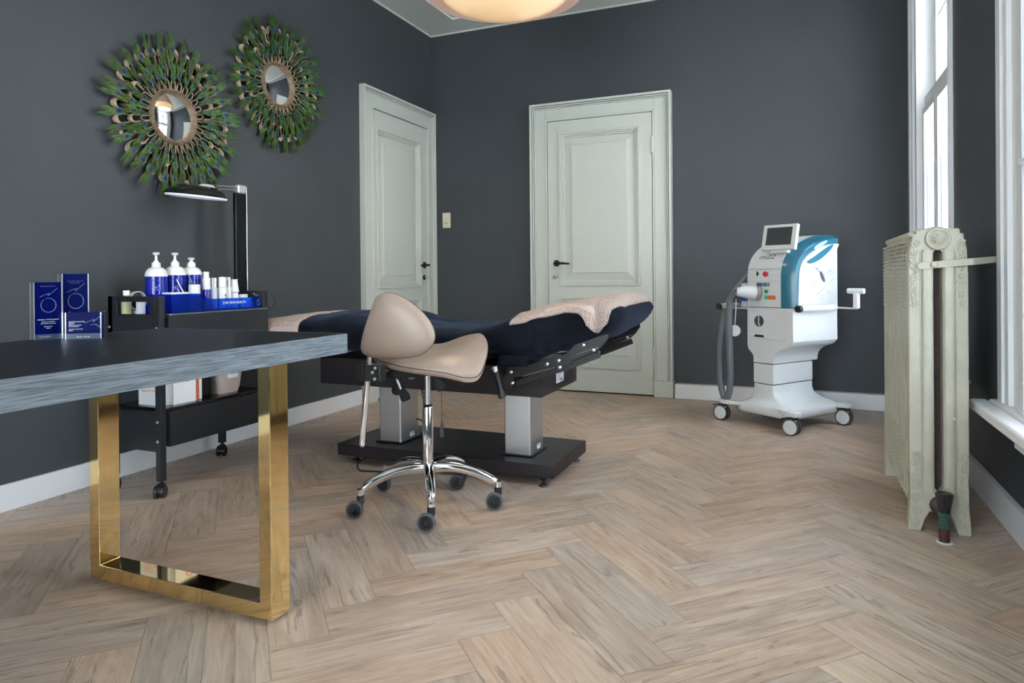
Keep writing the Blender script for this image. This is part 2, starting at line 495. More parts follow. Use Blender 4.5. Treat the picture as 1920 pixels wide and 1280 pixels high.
door('door_1', 'Y', -1.05, 0.045, -.915, -.078, 2.42, 2.266, .022, 0.0, -.141, None, (-.86, -.20, ((.2, .768), (.869, 2.12))), False)
door('door_2', 'X', .978, 2.152, 1.128, 2.004, 2.387, 2.238, .052, YB, 1.205, 2.001, (1.235, 1.902, ((.205, .775), (.874, 2.129))), True)

# ------------------------------------------------------------------ windows
FROST = mat('frosted_film', (0.92, 0.93, 0.98), 0.6, trans=0.85, ior=1.1)
def window(name, y0, y1, c0, c1, film, lead):
    root = thing(name, kind='structure')
    z0, z1 = WZ
    cs = MB(); F = 3.72
    # casing on both sides + top
    for (a, b_) in ((y1, c1), (c0, y0)):
        w = b_ - a
        far = (a == y1)
        for (i0, i1, dx) in ((.0, .14, .052), (.14, .2, .036), (.2, .34, .046), (.34, .62, .036), (.62, .78, .052), (.78, .80, .04), (.80, 1, .06)):
            if not far: j0, j1 = 1 - i1, 1 - i0
            else: j0, j1 = i0, i1
            cs.box(RW - dx, RW, a + w * j0, a + w * j1, z0 - .0, z1 + .12)
    cs.box(RW - .06, RW, y0, y1, z1, z1 + .12)
    cs.build('casing', TRIMW, root, bevel=0.004)
    jb = MB()
    jb.box(RW - .055, WX, y1 - .012, y1, z0, z1).box(RW - .055, WX, y0, y0 + .012, z0, z1).box(RW - .05, WX, y0, y1, z1 - .012, z1)
    jb.build('jamb', TRIMW, root, bevel=0.002)
    # frame, transom, mullion
    a, b_ = y0 + .012, y1 - .012; mid = (a + b_) / 2; zt = 2.0
    fr = MB()
    fr.box(3.77, 3.87, a, b_, zt - .045, zt + .03)          # transom
    fr.box(3.755, 3.80, a, a + .05, z0, zt - .045).box(3.755, 3.80, b_ - .05, b_, z0, zt - .045)
    fr.box(3.82, 3.87, a, a + .05, zt + .03, z1 - .012).box(3.82, 3.87, b_ - .05, b_, zt + .03, z1 - .012)
    fr.build('window_frame', TRIMW, root, bevel=0.004)
    for (s0, s1) in ((a + .05, mid - .004), (mid + .004, b_ - .05)):
        for (q0, q1, x0, x1, low) in ((z0 + .01, zt - .05, 3.75, 3.79, True), (zt + .03, z1 - .02, 3.815, 3.855, False)):
            sh = MB(); w = .045
            sh.box(x0, x1, s0, s0 + w, q0, q1).box(x0, x1, s1 - w, s1, q0, q1).box(x0, x1, s0 + w, s1 - w, q0, q0 + w * 1.3).box(x0, x1, s0 + w, s1 - w, q1 - w, q1)
            if lead and not low:
                sh.box(x0 + .01, x1 - .01, s0 + w, s1 - w, q0 + .45, q0 + .465)
            sash = sh.build('sash', TRIMW, root, bevel=0.004)
            gl = MB(); gl.box(x0 + .017, x0 + .021, s0 + w, s1 - w, q0 + w, q1 - w)
            gl.build('pane', GLASS, sash)
            if film and low:
                gf = MB(); gf.box(x0 + .0145, x0 + .0165, s0 + w, s1 - w, q0 + w, 1.585)
                gf.build('privacy_film', FROST, sash)
    return root
w1 = window('window_1', W1[0], W1[1], -1.515, -.215, True, True)
w2 = window('window_2', W2[0], W2[1], -4.15, -2.34, True, True)
# sills
b = MB(); b.box(RW - .1, WX, -1.64, -.14, .442, .485); b.build('window_sill', TRIMW, w1, bevel=0.014, seg=4)
b = MB(); b.box(3.64, 3.70, -4.3, -2.29, .442, .483); b.box(3.702, WX, -4.3, -2.285, .444, .485)
b.build('window_sill', TRIMW, w2, bevel=0.012, seg=4)
b = MB(); b.box(3.705, RW, -4.1, -2.61, .375, .442); b.build('sill_apron', TRIMW, w2, bevel=0.003)
b = MB(); b.box(3.728, 3.75, -2.70, -2.655, 1.29, 1.33); b.cyl((3.715, -2.68, 1.31), (3.75, -2.68, 1.31), .012)
b.tube([(3.712, -2.68, 1.31), (3.705, -2.70, 1.31), (3.705, -2.78, 1.305)], .008, smooth=4)
b.build('window_latch', TRIMW, w2)
# street window behind the camera
w3 = thing('window_3', kind='structure')
fb = MB()
for x0, x1, z0, z1 in ((.8, .87, .35, 2.75), (2.93, 3.0, .35, 2.75), (.87, 2.93, .35, .43), (.87, 2.93, 2.68, 2.75), (1.87, 1.93, .43, 2.68), (.87, 1.87, 1.9, 1.96), (1.93, 2.93, 1.9, 1.96)):
    fb.box(x0, x1, YF - .09, YF - .03, z0, z1)
fb.box(.68, .8, YF, YF + .03, .25, 2.87).box(3.0, 3.12, YF, YF + .03, .25, 2.87).box(.8, 3.0, YF, YF + .03, 2.75, 2.87).box(.68, 3.12, YF, YF + .08, .25, .35)
fb.build('window_frame', TRIMW, w3, bevel=.004)
MB().box(.87, 2.93, YF - .065, YF - .06, .43, 2.68).build('pane', GLASS, w3)

# ------------------------------------------------------------------ wall socket
so = thing('wall_socket', 'cream double unit with rocker switch above power socket, on dark wall beside the corner door', 'socket', (.151, YB, 1.39))
CREAM = mat('cream_plastic', (0.66, 0.62, 0.44), 0.4)
MB().box(.112, .19, YB - .018, YB, 1.39, 1.527).build('back_plate', CREAM, so, bevel=.006)
MB().box(.12, .182, YB - .024, YB - .018, 1.468, 1.515).build('rocker', CREAM, so, bevel=.003)
b = MB(); b.lathe([(.029, -.0185), (.029, -.027), (.023, -.027), (.021, -.0195)], (.151, YB, 1.43), 'Y', cap=False)
b.mi = 1; b.cyl((.142, YB - .019, 1.43), (.142, YB - .0215, 1.43), .004).cyl((.160, YB - .019, 1.43), (.160, YB - .0215, 1.43), .004)
b.build('socket_cup', [CREAM, BLACKM], so)

# ------------------------------------------------------------------ pendant lamp
LX, LY = 1.585, -1.93
pl = thing('pendant_lamp', 'large round cream pendant lamp glowing warmly under the ceiling', 'lamp', (LX, LY, H))
LAMPG = mat('opal_diffuser', (0.75, 0.55, 0.36), 0.12, coat=0.6, emit=(1.0, 0.66, 0.32), estr=0.52)
prof = [(.36 * math.sin(t), 2.52 - .125 * math.cos(t)) for t in [i * math.pi / 2 / 14 for i in range(0, 15)]]
prof[0] = (.002, 2.395)
b = MB(); b.lathe(prof, (LX, LY, 0), n=64); b.build('diffuser', LAMPG, pl, ang=50)
SHADE = mat('blush_shade_fabric', (0.55, 0.42, 0.38), 0.8, emit=(1.0, 0.6, 0.4), estr=0.12, bump=.2, bscale=200)
b = MB(); b.lathe([(.43, 2.50), (.435, 2.50), (.36, 2.80), (.355, 2.80), (.43, 2.502)], (LX, LY, 0), n=64, cap=False); b.build('shade', SHADE, pl)
b = MB(); b.lathe([(.362, 2.518), (.432, 2.503), (.434, 2.497), (.362, 2.512)], (LX, LY, 0), n=64, cap=False); b.build('shade_ring', SHADE, pl)
b = MB(); b.cyl((LX, LY, 2.79), (LX, LY, 2.80), .355, n=48).cyl((LX, LY, 2.8), (LX, LY, H), .005, n=8); b.build('cord', mat('lamp_cord', (.5, .45, .4), .6), pl)
b = MB(); b.lathe([(.06, H - .03), (.05, H - .005), (.05, H)], (LX, LY, 0)); b.build('canopy', TRIMW, pl)
ld = bpy.data.lights.new('pendant_bulb', 'AREA'); ld.shape = 'DISK'; ld.size = .5; ld.energy = 9; ld.color = (1.0, .72, .45)
lo = bpy.data.objects.new('pendant_bulb', ld); C.objects.link(lo); lo.location = (0, 0, 2.39 - H); lo.parent = pl
# ------------------------------------------------------------------ desk with gold sled legs
def wood_black(name, c0, c1, axis_scale, rough=0.45, bmp=.5):
    mt = bpy.data.materials.new(name); mt.use_nodes = True
    N = mt.node_tree.nodes; L = mt.node_tree.links; b = N['Principled BSDF']
    tc = N.new('ShaderNodeTexCoord'); mp = N.new('ShaderNodeMapping'); mp.inputs['Scale'].default_value = axis_scale
    L.new(tc.outputs['Object'], mp.inputs[0])
    n = N.new('ShaderNodeTexNoise'); n.inputs['Scale'].default_value = 1.0; n.inputs['Detail'].default_value = 8
    n.inputs['Roughness'].default_value = 0.7; n.inputs['Distortion'].default_value = 0.25
    L.new(mp.outputs[0], n.inputs['Vector'])
    cr = N.new('ShaderNodeValToRGB'); e = cr.color_ramp.elements
    e[0].position = .38; e[0].color = (*c0, 1); e[1].position = .60; e[1].color = (*c1, 1)
    L.new(n.outputs['Fac'], cr.inputs[0]); L.new(cr.outputs[0], b.inputs['Base Color'])
    b.inputs['Roughness'].default_value = rough
    bp = N.new('ShaderNodeBump'); bp.inputs['Strength'].default_value = bmp; bp.inputs['Distance'].default_value = .002
    L.new(n.outputs['Fac'], bp.inputs['Height']); L.new(bp.outputs[0], b.inputs['Normal'])
    return mt
TOPW = wood_black('black_oak_top', (.003, .004, .006), (.016, .018, .023), (260, 9, 60), .40, .12)
TOPW.node_tree.nodes['Principled BSDF'].inputs['Specular IOR Level'].default_value = .12
EDGE_LIT = wood_black('window_lit_oak_edge', (.065, .082, .10), (.23, .27, .305), (60, 11.0, 420), .5)  # same black oak, with window light on the edge put into a paler colour
desk = thing('desk', 'black oak desk with thick edge coloured as window-lit and polished gold sled legs', 'desk', (1.35, -4.4, 0))
TZ = .78; TX0, TX1, TY0, TY1 = .925, 1.727, -5.3, -3.54
b = MB(); b.box(TX0 + .004, TX1 - .004, TY0 + .004, TY1 - .004, .722, TZ)
b.build('tabletop', TOPW, desk)
b = MB(); t = .004
b.box(TX1 - t, TX1, TY0, TY1, .719, TZ + .0004).box(TX0, TX0 + t, TY0, TY1, .719, TZ + .0004)
b.box(TX0 + t, TX1 - t, TY1 - t, TY1, .719, TZ + .0004).box(TX0 + t, TX1 - t, TY0, TY0 + t, .719, TZ + .0004)
b.build('lit_edge_strips', EDGE_LIT, desk, bevel=.001)  # thin strips over the rim, only to hold the window-lit colour
for ly in (-3.865, -5.05):
    b = MB(); y0, y1 = ly, ly + .072
    x0, x1, z0 = .970, 1.708, .012; tx, tz = .043, .045
    out = [(x0, z0), (x1, z0), (x1, .719), (x1 - tx, .719), (x1 - tx, z0 + tz), (x0 + tx, z0 + tz), (x0 + tx, .719), (x0, .719)]
    b.prism(out, y0, y1, 'XZ')
    lg = b.build('leg', GOLD, desk, bevel=.0018); lg['label'] = 'polished gold sled leg'
    for fx in (x0 + .03, x1 - .03):
        f = MB(); f.cyl((fx, (y0 + y1) / 2, 0), (fx, (y0 + y1) / 2, .012), .012); f.build('foot_pad', WPLAST, lg)

# ------------------------------------------------------------------ blue product boxes on the desk
BLUE = mat('gloss_cobalt_carton', (0.0005, 0.003, 0.07), 0.25, spec=.10)
SILV = mat('silver_foil_edge', (0.55, 0.58, 0.62), 0.25, metal=0.9)
SLIP = mat('smoky_foil_strip', (.06, .085, .12), .3, metal=.3)
PRINTW = mat('white_print', (0.85, 0.87, 0.9), 0.5)
PRINTG = mat('grey_foil_print', (0.10, 0.13, 0.20), 0.35, metal=0.2)
def zo_logo(name, o, rv, uv_, s, mt, parent, cut=False):
    r_, u_ = Vector(rv).normalized(), Vector(uv_).normalized(); n_ = r_.cross(u_)
    o = Vector(o)
    def p(a, c): return o + r_ * a * s + u_ * c * s + n_ * .0004
    b = MB()
    ring = []
    for i in range(30):
        t = R(115) - i * R(350) / 29
        ring.append(p(.38 * math.cos(t) + .02, .42 * math.sin(t) - .28))
    if cut: ring = [q for q in ring[:12]]
    b.tube(ring, lambda t: (.0006, s * (.016 + .014 * math.sin(t * 3.1))), n=6, flat=n_)
    b.tube([p(-.42, .22), p(-.1, .38), p(.06, .42), p(-.02, .30), p(.08, .36), p(.48, .74)], lambda t: (.0006, s * .019), n=6, smooth=4, flat=n_)
    return b.build(name, mt, parent)
def carton(label, cx, cy, rz, w, d, h, lines, logo, group='blue skincare cartons on the desk'):
    t = thing('skincare_box', label, 'box', (cx, cy, TZ), rz, group)
    M = ROOTM[t.name]
    # local: width along x, front face at y = -d/2
    b = MB(); b.box(-w / 2, w / 2, -d / 2, d / 2, .0003, h); b.build('carton', BLUE, t, bevel=.0012, local=True)
    b = MB(); e = .0016
    for sx in (-1, 1):
        for sy in (-1, 1):
            b.box(sx * w / 2 - e, sx * w / 2 + e, sy * d / 2 - e, sy * d / 2 + e, .0003, h + .0003)
    b.box(-w / 2 - .0005, -w / 2 + .0005, -d / 2, d / 2, .001, h - .001)
    b.build('foil_border', SILV, t, local=True)
    b = MB(); b.box(-w / 2 + .002, w / 2 - .002, -d / 2 - .0006, -d / 2 + .0006, .0003, .0165); b.build('bottom_band', SLIP, t, local=True)
    for (s, sz, x, z, al, mt_) in lines:
        text('print', s, sz, (x, -d / 2 - .0012, z), (1, 0, 0), (0, 0, 1), mt_, t, extrude=.0002, align=al, local=True)
    lx, lz, ls, cut = logo
    o = MB()
    r = zo_logo('logo', M @ Vector((lx, -d / 2 - .0008, lz)), M.to_3x3() @ Vector((1, 0, 0)), (0, 0, 1), ls, PRINTG, t, cut)
    return t
# faces look towards +x / camera
carton('tall blue carton standing leftmost on the desk, with white print low on its front', .957, -3.985, R(70), .071, .044, .172,
       [('WRINKLE + TEXTURE REPAIR', .0042, 0, .060, 'CENTER', PRINTW), ('RETINOL + ENZYMES', .0036, 0, .053, 'CENTER', PRINTW), ('SERUM WRINKLE + TEXTURE', .003, 0, .048, 'CENTER', PRINTW),
        ('RÉPARATEUR', .0036, 0, .039, 'CENTER', PRINTW), ('SÉRUM', .0032, 0, .034, 'CENTER', PRINTW), ('50 mL / 1.7 Fl. Oz.', .004, -.008, .009, 'CENTER', PRINTW),
        ('ZO SKIN HEALTH', .005, 0, .160, 'CENTER', PRINTG)], (.0, .117, .05, False))
carton('tallest blue carton on the desk, standing behind the small square one', .962, -3.905, R(70), .070, .044, .197,
       [('ZO SKIN HEALTH', .0055, 0, .174, 'CENTER', PRINTG), ('BY ZEIN OBAGI', .004, 0, .168, 'CENTER', PRINTG)], (.0, .128, .055, False))
carton('short square blue carton on the desk, front of the three cartons', 1.045, -3.925, R(44), .092, .05, .080,
       [('GROWTH FACTOR', .0048, -.038, .052, 'LEFT', PRINTW), ('SERUM', .0048, -.038, .047, 'LEFT', PRINTW), ('SÉRUM AU FACTEUR', .0036, -.038, .042, 'LEFT', PRINTW), ('DE CROISSANCE', .0036, -.038, .038, 'LEFT', PRINTW),
        ('GROWTH FACTOR', .0042, -.038, .030, 'LEFT', PRINTW), ('SÉRUM', .0036, -.038, .0255, 'LEFT', PRINTW), ('30 mL / 1 Fl. Oz.', .0052, 0, .0065, 'CENTER', PRINTW)], (.026, .036, .052, True))

# ------------------------------------------------------------------ trolley
tr = thing('trolley', 'black metal trolley on castors with two drawers, against the dark left wall', 'trolley', (.325, -2.87, 0))
X0, X1, Y0, Y1 = .155, .48, -3.20, -2.545
BM = mat('black_powder_coat', (0.018, 0.02, 0.023), 0.33, bump=.03, bscale=200)
BOLT = mat('bolt_steel', (.6, .6, .6), .3, metal=1)
b = MB()   # end panel with a window
def frame_panel(b, y0, y1):
    b.box(X0, X1 - .03, y0, y1, .70, .80).box(X0, X1 - .03, y0, y1, .857, .882).box(X0, X0 + .058, y0, y1, .80, .857).box(X1 - .06, X1 - .03, y0, y1, .80, .857)
frame_panel(b, Y0, Y0 + .006)
b.build('end_panel', BM, tr, bevel=.001)
b = MB(); b.box(X0, X1 - .03, Y1 - .006, Y1, .70, .892); b.build('end_panel', BM, tr, bevel=.001)
for lx, ly in ((X1 - .03, Y0), (X0, Y0), (X1 - .03, Y1 - .03), (X0, Y1 - .03)):
    b = MB(); b.box(lx, lx + .03, ly, ly + .03, .07, .70); b.box(lx, lx + .03, ly, ly + .03, .70, .882 if ly == Y0 else .892)
    lg = b.build('leg', BM, tr, bevel=.002)
    c = MB(); cx, cy = lx + .015, ly + .015
    c.cyl((cx, cy, .055), (cx, cy, .072), .008)
    ry = .5
    for s in (-1, 1):
        ox, oy = math.cos(ry) * .014 * s, math.sin(ry) * .014 * s
        c.cyl((cx + ox - .008 * math.cos(ry) * 1 + .012 * math.sin(ry), cy + oy - .008 * math.sin(ry) - .012 * math.cos(ry), .027), (cx + ox + .008 * math.cos(ry) + .012 * math.sin(ry), cy + oy + .008 * math.sin(ry) - .012 * math.cos(ry), .027), .027, n=24)
    c.cyl((cx + .012 * math.sin(ry) - .016 * math.cos(ry), cy - .012 * math.cos(ry) - .016 * math.sin(ry), .03), (cx + .012 * math.sin(ry) + .016 * math.cos(ry), cy - .012 * math.cos(ry) + .016 * math.sin(ry), .03), .02)
    c.box(cx - .012, cx + .012, cy - .014, cy + .012, .042, .06)
    c.build('castor', BLACK, lg, bevel=.002)
# screws on the near end
for sx, sz in ((X0 + .008, .742), (X1 - .018, .742), (X1 - .018, .33), (X1 - .018, .245)):
    b = MB(); b.lathe([(.001, -.005), (.005, -.004), (.007, 0)], (sx, Y0, sz), 'Y', n=12); b.build('screw', BOLT, tr)
b = MB(); b.box(X0 + .005, X1 - .012, Y0 + .03, Y1 - .03, .785, .800); b.box(X0, X0 + .004, Y0 + .03, Y1 - .03, .70, .86); b.build('top_tray', BM, tr)
b = MB(); b.box(X0 + .03, X1 - .014, Y0 + .045, Y1 - .04, .66, .784); b.box(X1 - .014, X1 + .004, Y0 + .045, Y1 - .002, .645, .797)
dr = b.build('drawer', BM, tr, bevel=.0015)
b = MB(); b.box(X1 - .02, X1 + .006, Y0 + .045, Y1 - .002, .797, .803); b.build('drawer_pull', mat('grey_metal_lip', (.20, .22, .24), .3, metal=.6), dr)
b = MB(); b.box(X0 + .03, X1 - .014, Y0 + .035, Y1 - .035, .215, .372); b.box(X1 - .014, X1 + .004, Y0 + .045, Y1 - .002, .215, .366)
b.build('drawer', BM, tr, bevel=.0015)
b = MB(); b.box(X0 + .005, X1 - .006, Y0 + .032, Y1 - .032, .373, .385); b.build('shelf', mat('black_gloss_shelf', (.008, .009, .011), .12), tr)
b = MB(); b.box(X0, X1 - .03, Y0, Y0 + .006, .20, .372); b.build('lower_end_panel', BM, tr)

# ------------------------------------------------------------------ things on the trolley top (tray surface z = .800)
TT = .8005
ACR = mat('blue_acrylic', (0.03, 0.16, 0.90), 0.04, trans=0.92, ior=1.2)
LBL = mat('cobalt_bottle_label', (0.004, 0.012, 0.30), 0.2, coat=.4)
WBOT = mat('white_bottle', (0.82, 0.82, 0.80), 0.25, coat=.2)
def pump_bottle(label, x, y, top, sh, nk, press):
    t = thing('pump_bottle', label, 'bottle', (x, y, TT), 0, 'white and blue pump bottles on the trolley')
    r = .049; d0 = sh - TT
    b = MB(); b.lathe([(r - .003, .0), (r, .004), (r, d0)], (x, y, TT), n=40); b.build('label_sleeve', LBL, t)
    pr = [(r, d0)] + [(.016 + (r - .016) * math.cos(a) ** .9 if math.cos(a) > 0 else .016, d0 + (nk - sh) * math.sin(a)) for a in [R(q) for q in range(10, 91, 10)]]
    b = MB(); b.lathe(pr, (x, y, TT), n=40, cap=True); b.build('shoulder', WBOT, t, ang=60)
    b = MB(); z = nk - .001
    b.lathe([(.019, z), (.02, z + .002), (.019, z + .022), (.012, z + .024), (.011, z + .031), (.0, z + .031)][:5], (x, y, 0), n=24)
    b.cyl((x, y, z + .03), (x, y, top - .010), .0065, .0055, n=12)
    cdx, cdy = .75, -.66
    b.tube([(x - cdx * .012, y - cdy * .012, top - .004), (x + cdx * .005, y + cdy * .005, top - .003), (x + cdx * .028, y + cdy * .028, top - .008)], lambda t: (.009 - .003 * t, .0045), n=12, flat=Vector((cdy, -cdx, 0)))
    b.lathe([(.008, -.014), (.0155, -.008), (.016, -.002), (.012, .0005)], (x, y, top), n=24)
    b.build('pump', WBOT, t, ang=50)
    dx, dy = .75, -.66   # towards the camera
    tx_, ty_ = .66, .75
    zo_logo('logo', (x + dx * (r + .0005), y + dy * (r + .0005), TT + .105), (tx_, ty_, 0), (0, 0, 1), .036, PRINTW, t)
    text('print', 'ZO SKIN HEALTH', .0085, (x + dx * (r + .001), y + dy * (r + .001), TT + .150), (tx_, ty_, 0), (0, 0, 1), PRINTG, t, extrude=.0002, sx=.7)
    return t
pump_bottle('white pump bottle with blue label, leftmost of the three on the trolley', .25, -3.024, 1.084, .970, 1.014, 0)
pump_bottle('white pump bottle with blue label, middle of the three on the trolley', .25, -2.919, 1.085, .976, 1.019, 0)
pump_bottle('white pump bottle with blue label and lowest pump, rightmost of the three', .25, -2.823, 1.063, .978, 1.016, 1)

# acrylic bins
def bin_(name, label, x0, x1, y0, y1, h, slope=0.0):
    t = thing(name, label, 'tray', ((x0 + x1) / 2, (y0 + y1) / 2, TT + .004))
    b = MB(); z = TT + .004; w = .003
    b.box(x0, x1, y0, y1, z, z + w).box(x0, x0 + w, y0, y1, z + w, z + h).box(x1 - w, x1, y0, y1, z + w, z + h - slope)
    b.box(x0 + w, x1 - w, y0, y0 + w, z + w, z + h - slope / 2).box(x0 + w, x1 - w, y1 - w, y1, z + w, z + h - slope / 2)
    b.build('tray_shell', ACR, t)
    return t
bin_('acrylic_organizer', 'square blue translucent acrylic bin on the trolley, left of the display tray', .335, .465, -3.125, -2.952, .083)
dt = bin_('display_tray', 'long blue translucent acrylic display tray lettered in white, on the trolley front', .315, .462, -2.945, -2.552, .056)
text('print', 'ZO® SKIN HEALTH', .0175, (.4635, -2.755, .838), (0, 1, 0), (0, 0, 1), PRINTW, dt, extrude=.0003)
zo_logo('logo', (.4635, -2.593, .836), (0, 1, 0), (0, 0, 1), .026, mat('pale_blue_print', (.25, .45, .9), .4), dt)
Z2 = TT + .0085
def small_bottle(nm, label, x, y, z0, parts, cat='bottle'):
    t = thing(nm, label, cat, (x, y, z0), 0, 'small skincare bottles in the display tray')
    for pn, pr, mt_ in parts:
        b = MB(); b.lathe([(max(r, .0005), h) for r, h in pr], (x, y, z0), n=24); b.build(pn, mt_, t)
    return t
CLEAR = mat('clear_bottle', (.78, .80, .84), .1, trans=.25)
MIR = mat('mirror_cap', (.8, .8, .82), .12, metal=1)
small_bottle('serum_bottle', 'plain white bottle standing behind the blue bottle with a white cap', .285, -2.765, TT, [('body', [(.016, 0), (.017, .15), (.015, .155)], WBOT), ('cap', [(.0155, .156), (.0155, .19), (.013, .192)], WBOT)])
small_bottle('serum_bottle', 'small blue bottle with tall white cap, leftmost in the display tray', .35, -2.822, Z2, [('body', [(.018, 0), (.019, .09), (.018, .095)], LBL), ('cap', [(.0185, .096), (.0185, .15), (.016, .153)], WBOT)])
small_bottle('serum_bottle', 'slim clear bottle with mirror-silver cap, between blue bottle and striped white bottle', .35, -2.778, Z2, [('body', [(.0175, 0), (.018, .1), (.015, .107)], CLEAR), ('cap', [(.0155, .108), (.0155, .152), (.014, .153)], MIR)])
sb = small_bottle('serum_bottle', 'white bottle with black vertical lettering and blue side, in the display tray', .36, -2.732, Z2, [('body', [(.0215, 0), (.022, .095), (.019, .104)], WBOT), ('cap', [(.0195, .105), (.0195, .15), (.017, .156), (.006, .158)], WBOT)])
text('print', 'OLLIE', .016, (.36 + .0228, -2.732, Z2 + .05), (0, 0, 1), (0, -1, 0), BLACKM, sb, extrude=.0002)
small_bottle('serum_bottle', 'white slim bottle with silver cap, beside the white cups on trolley', .35, -2.685, Z2, [('body', [(.017, 0), (.0175, .1), (.015, .107)], WBOT), ('cap', [(.0152, .108), (.0152, .155), (.0145, .156)], MIR)])
t = thing('cream_jar', 'blue cream jar with wide white lid, on the trolley before the pump bottles', 'jar', (.348, -2.893, Z2), 0)
b = MB(); b.lathe([(.022, 0), (.0245, .003), (.0245, .066)], (.348, -2.893, Z2), n=32); b.build('body', ACR, t)
b = MB(); b.lathe([(.0262, .067), (.0265, .118), (.024, .121)], (.348, -2.893, Z2), n=32); b.build('lid', WBOT, t)
# sample cups
CUPW = mat('white_cup', (.80, .82, .80), .5)
def cup(label, x, y, z, r0, r1, h, tilt=0):
    t = thing('sample_cup', label, 'cup', (x, y, z), 0, 'white sample cups at the right end of the trolley')
    b = MB(); Mx = Matrix.Rotation(tilt, 3, 'X')
    b.lathe([(r0, 0), (r1, h), (r1 + .003, h), (r1 + .003, h + .003), (r1 - .001, h + .003), (r0 - .002, .003)], (x, y, z), n=24, M=Mx, cap=True)
    b.build('cup_shell', CUPW, t)
for k, (x, y, z, r0, r1, h, lb) in enumerate(((.35, -2.645, Z2 + .0, .024, .019, .035, 'white cup upside down, bottom of the left cup stack on trolley'), (.35, -2.643, Z2 + .04, .024, .018, .034, 'white cup upside down, middle of the left cup stack on trolley'), (.35, -2.645, Z2 + .079, .025, .017, .062, 'tall white cup upside down, topmost of the left cup stack'),
                          (.39, -2.600, Z2, .032, .024, .045, 'white cup upside down, low in front of the cup stack'), (.352, -2.588, Z2, .03, .024, .062, 'wide white cup upside down, nearest the trolley far end'))):
    cup(lb, x, y, z, r0, r1, h)
# tweezers and spatulas
t = thing('spatula', 'white spatula leaning against the rightmost pump bottle', 'spatula', (.30, -2.875, Z2), 0, 'thin tools leaning on the trolley')
b = MB(); b.tube([(.312, -2.866, Z2 + .003), (.306, -2.935, .915), (.303, -2.955, .955)], lambda t: (.0035, .0055), smooth=3, n=8); b.build('handle', WBOT, t)
t = thing('tweezers', 'steel tweezers leaning right across the blue pump bottle label', 'tweezers', (.31, -2.83, Z2), 0, 'thin tools leaning on the trolley')
b = MB()
for s in (-1, 1): b.tube([(.313, -2.838 + s * .001, Z2 + .003), (.312, -2.862 + s * .007, .90), (.310, -2.893, .975)], lambda t: (.002, .004), smooth=4, n=6)
b.build('arms', MIR, t)
t = thing('bandage_roll', 'upright roll of clear tape behind the end panel window', 'roll', (.235, -3.118, TT))
b = MB(); b.lathe([(.04, -.01), (.044, -.01), (.044, .01), (.04, .01), (.04, -.01)], (.235, -3.115, TT + .058), 'X', n=36, cap=False); b.build('tape', CLEAR, t)
b = MB(); b.box(.215, .255, -3.135, -3.095, TT, TT + .0135); b.build('stand', CLEAR, t)
t = thing('tissue', 'folded white tissue lying over the rim of the blue bin', 'tissue', (.44, -3.09, .888))
b = MB(); b.box(.405, .468, -3.125, -3.03, .888, .897); b.build('fold', CUPW, t, bevel=.004, seg=3)
t = thing('glass_bottle', 'clear glass bottle with yellowish oil and white cap behind the end panel window', 'bottle', (.235, -3.168, TT))
b = MB(); b.lathe([(.02, 0), (.0215, .002), (.0215, .068), (.012, .078), (.011, .084)], (.235, -3.168, TT), n=24); b.build('body', mat('pale_oil', (.72, .74, .42), .05, trans=.5), t)
b = MB(); b.lathe([(.0145, .085), (.0145, .105), (.0125, .107)], (.235, -3.168, TT), n=24); b.build('cap', WBOT, t)
t = thing('glass_jar', 'clear round glass jar standing deep in the end panel window', 'jar', (.31, -3.15, TT))
b = MB(); b.lathe([(.018, 0), (.0195, .002), (.0195, .058), (.017, .058), (.017, .004)], (.31, -3.155, TT), n=24); b.build('body', CLEAR, t)
# forceps + cable loop on the far end
t = thing('forceps', 'small steel forceps lying at the far end of the trolley top', 'forceps', (.40, -2.60, .862))
b = MB(); b.tube([(.455, -2.60, .866), (.43, -2.575, .874), (.40, -2.56, .874)], .0025, smooth=4, n=6).tube([(.455, -2.59, .866), (.42, -2.58, .878), (.40, -2.565, .878)], .0025, smooth=4, n=6); b.build('arms', MIR, t)

# ------------------------------------------------------------------ magnifier lamp
ml = thing('magnifier_lamp', 'black magnifying lamp with round ring-light head clamped to the trolley', 'lamp', (.2, -2.45, 0))
b = MB(); b.box(.19, .212, -2.489, -2.412, .80, 1.43); b.box(.185, .217, -2.495, -2.405, .70, .80)
b.build('post', mat('black_gloss', (.01, .012, .012), .12), ml, bevel=.003)
b = MB(); b.box(.188, .214, -2.412, -2.404, .80, 1.468); b.build('post_trim', MIR, ml, bevel=.002)
b = MB(); b.box(.184, .218, -2.475, -2.414, 1.425, 1.475); b.build('joint', mat('silver_joint', (.55, .57, .56), .35, metal=.7), ml, bevel=.008, seg=3)
b = MB(); b.tube([(.206, -2.45, 1.464), (.206, -2.62, 1.449)], .0055, n=10).tube([(.197, -2.45, 1.448), (.197, -2.62, 1.433)], .0055, n=10); b.build('arm', STEEL, ml)
b = MB(); b.cyl((.202, -2.628, 1.462), (.202, -2.628, 1.415), .006).sphere((.202, -2.628, 1.466), .010).sphere((.202, -2.628, 1.412), .009); b.cyl((.202, -2.628, 1.438), (.202, -2.655, 1.436), .009)
b.build('knob', BLACK, ml)
HM = Matrix.Rotation(R(4.6), 3, Vector((.60, .80, 0))) @ Matrix.Rotation(R(-4), 3, Vector((.80, -.60, 0)))
hc = (.2, -2.74, 1.392)
b = MB(); b.lathe([(.148, -.008), (.150, 0), (.142, .012), (.118, .026), (.10, .032), (.098, .040), (.09, .042)], hc, n=56, M=HM); b.build('head', mat('black_gloss', (.01, .012, .012), .12), ml)
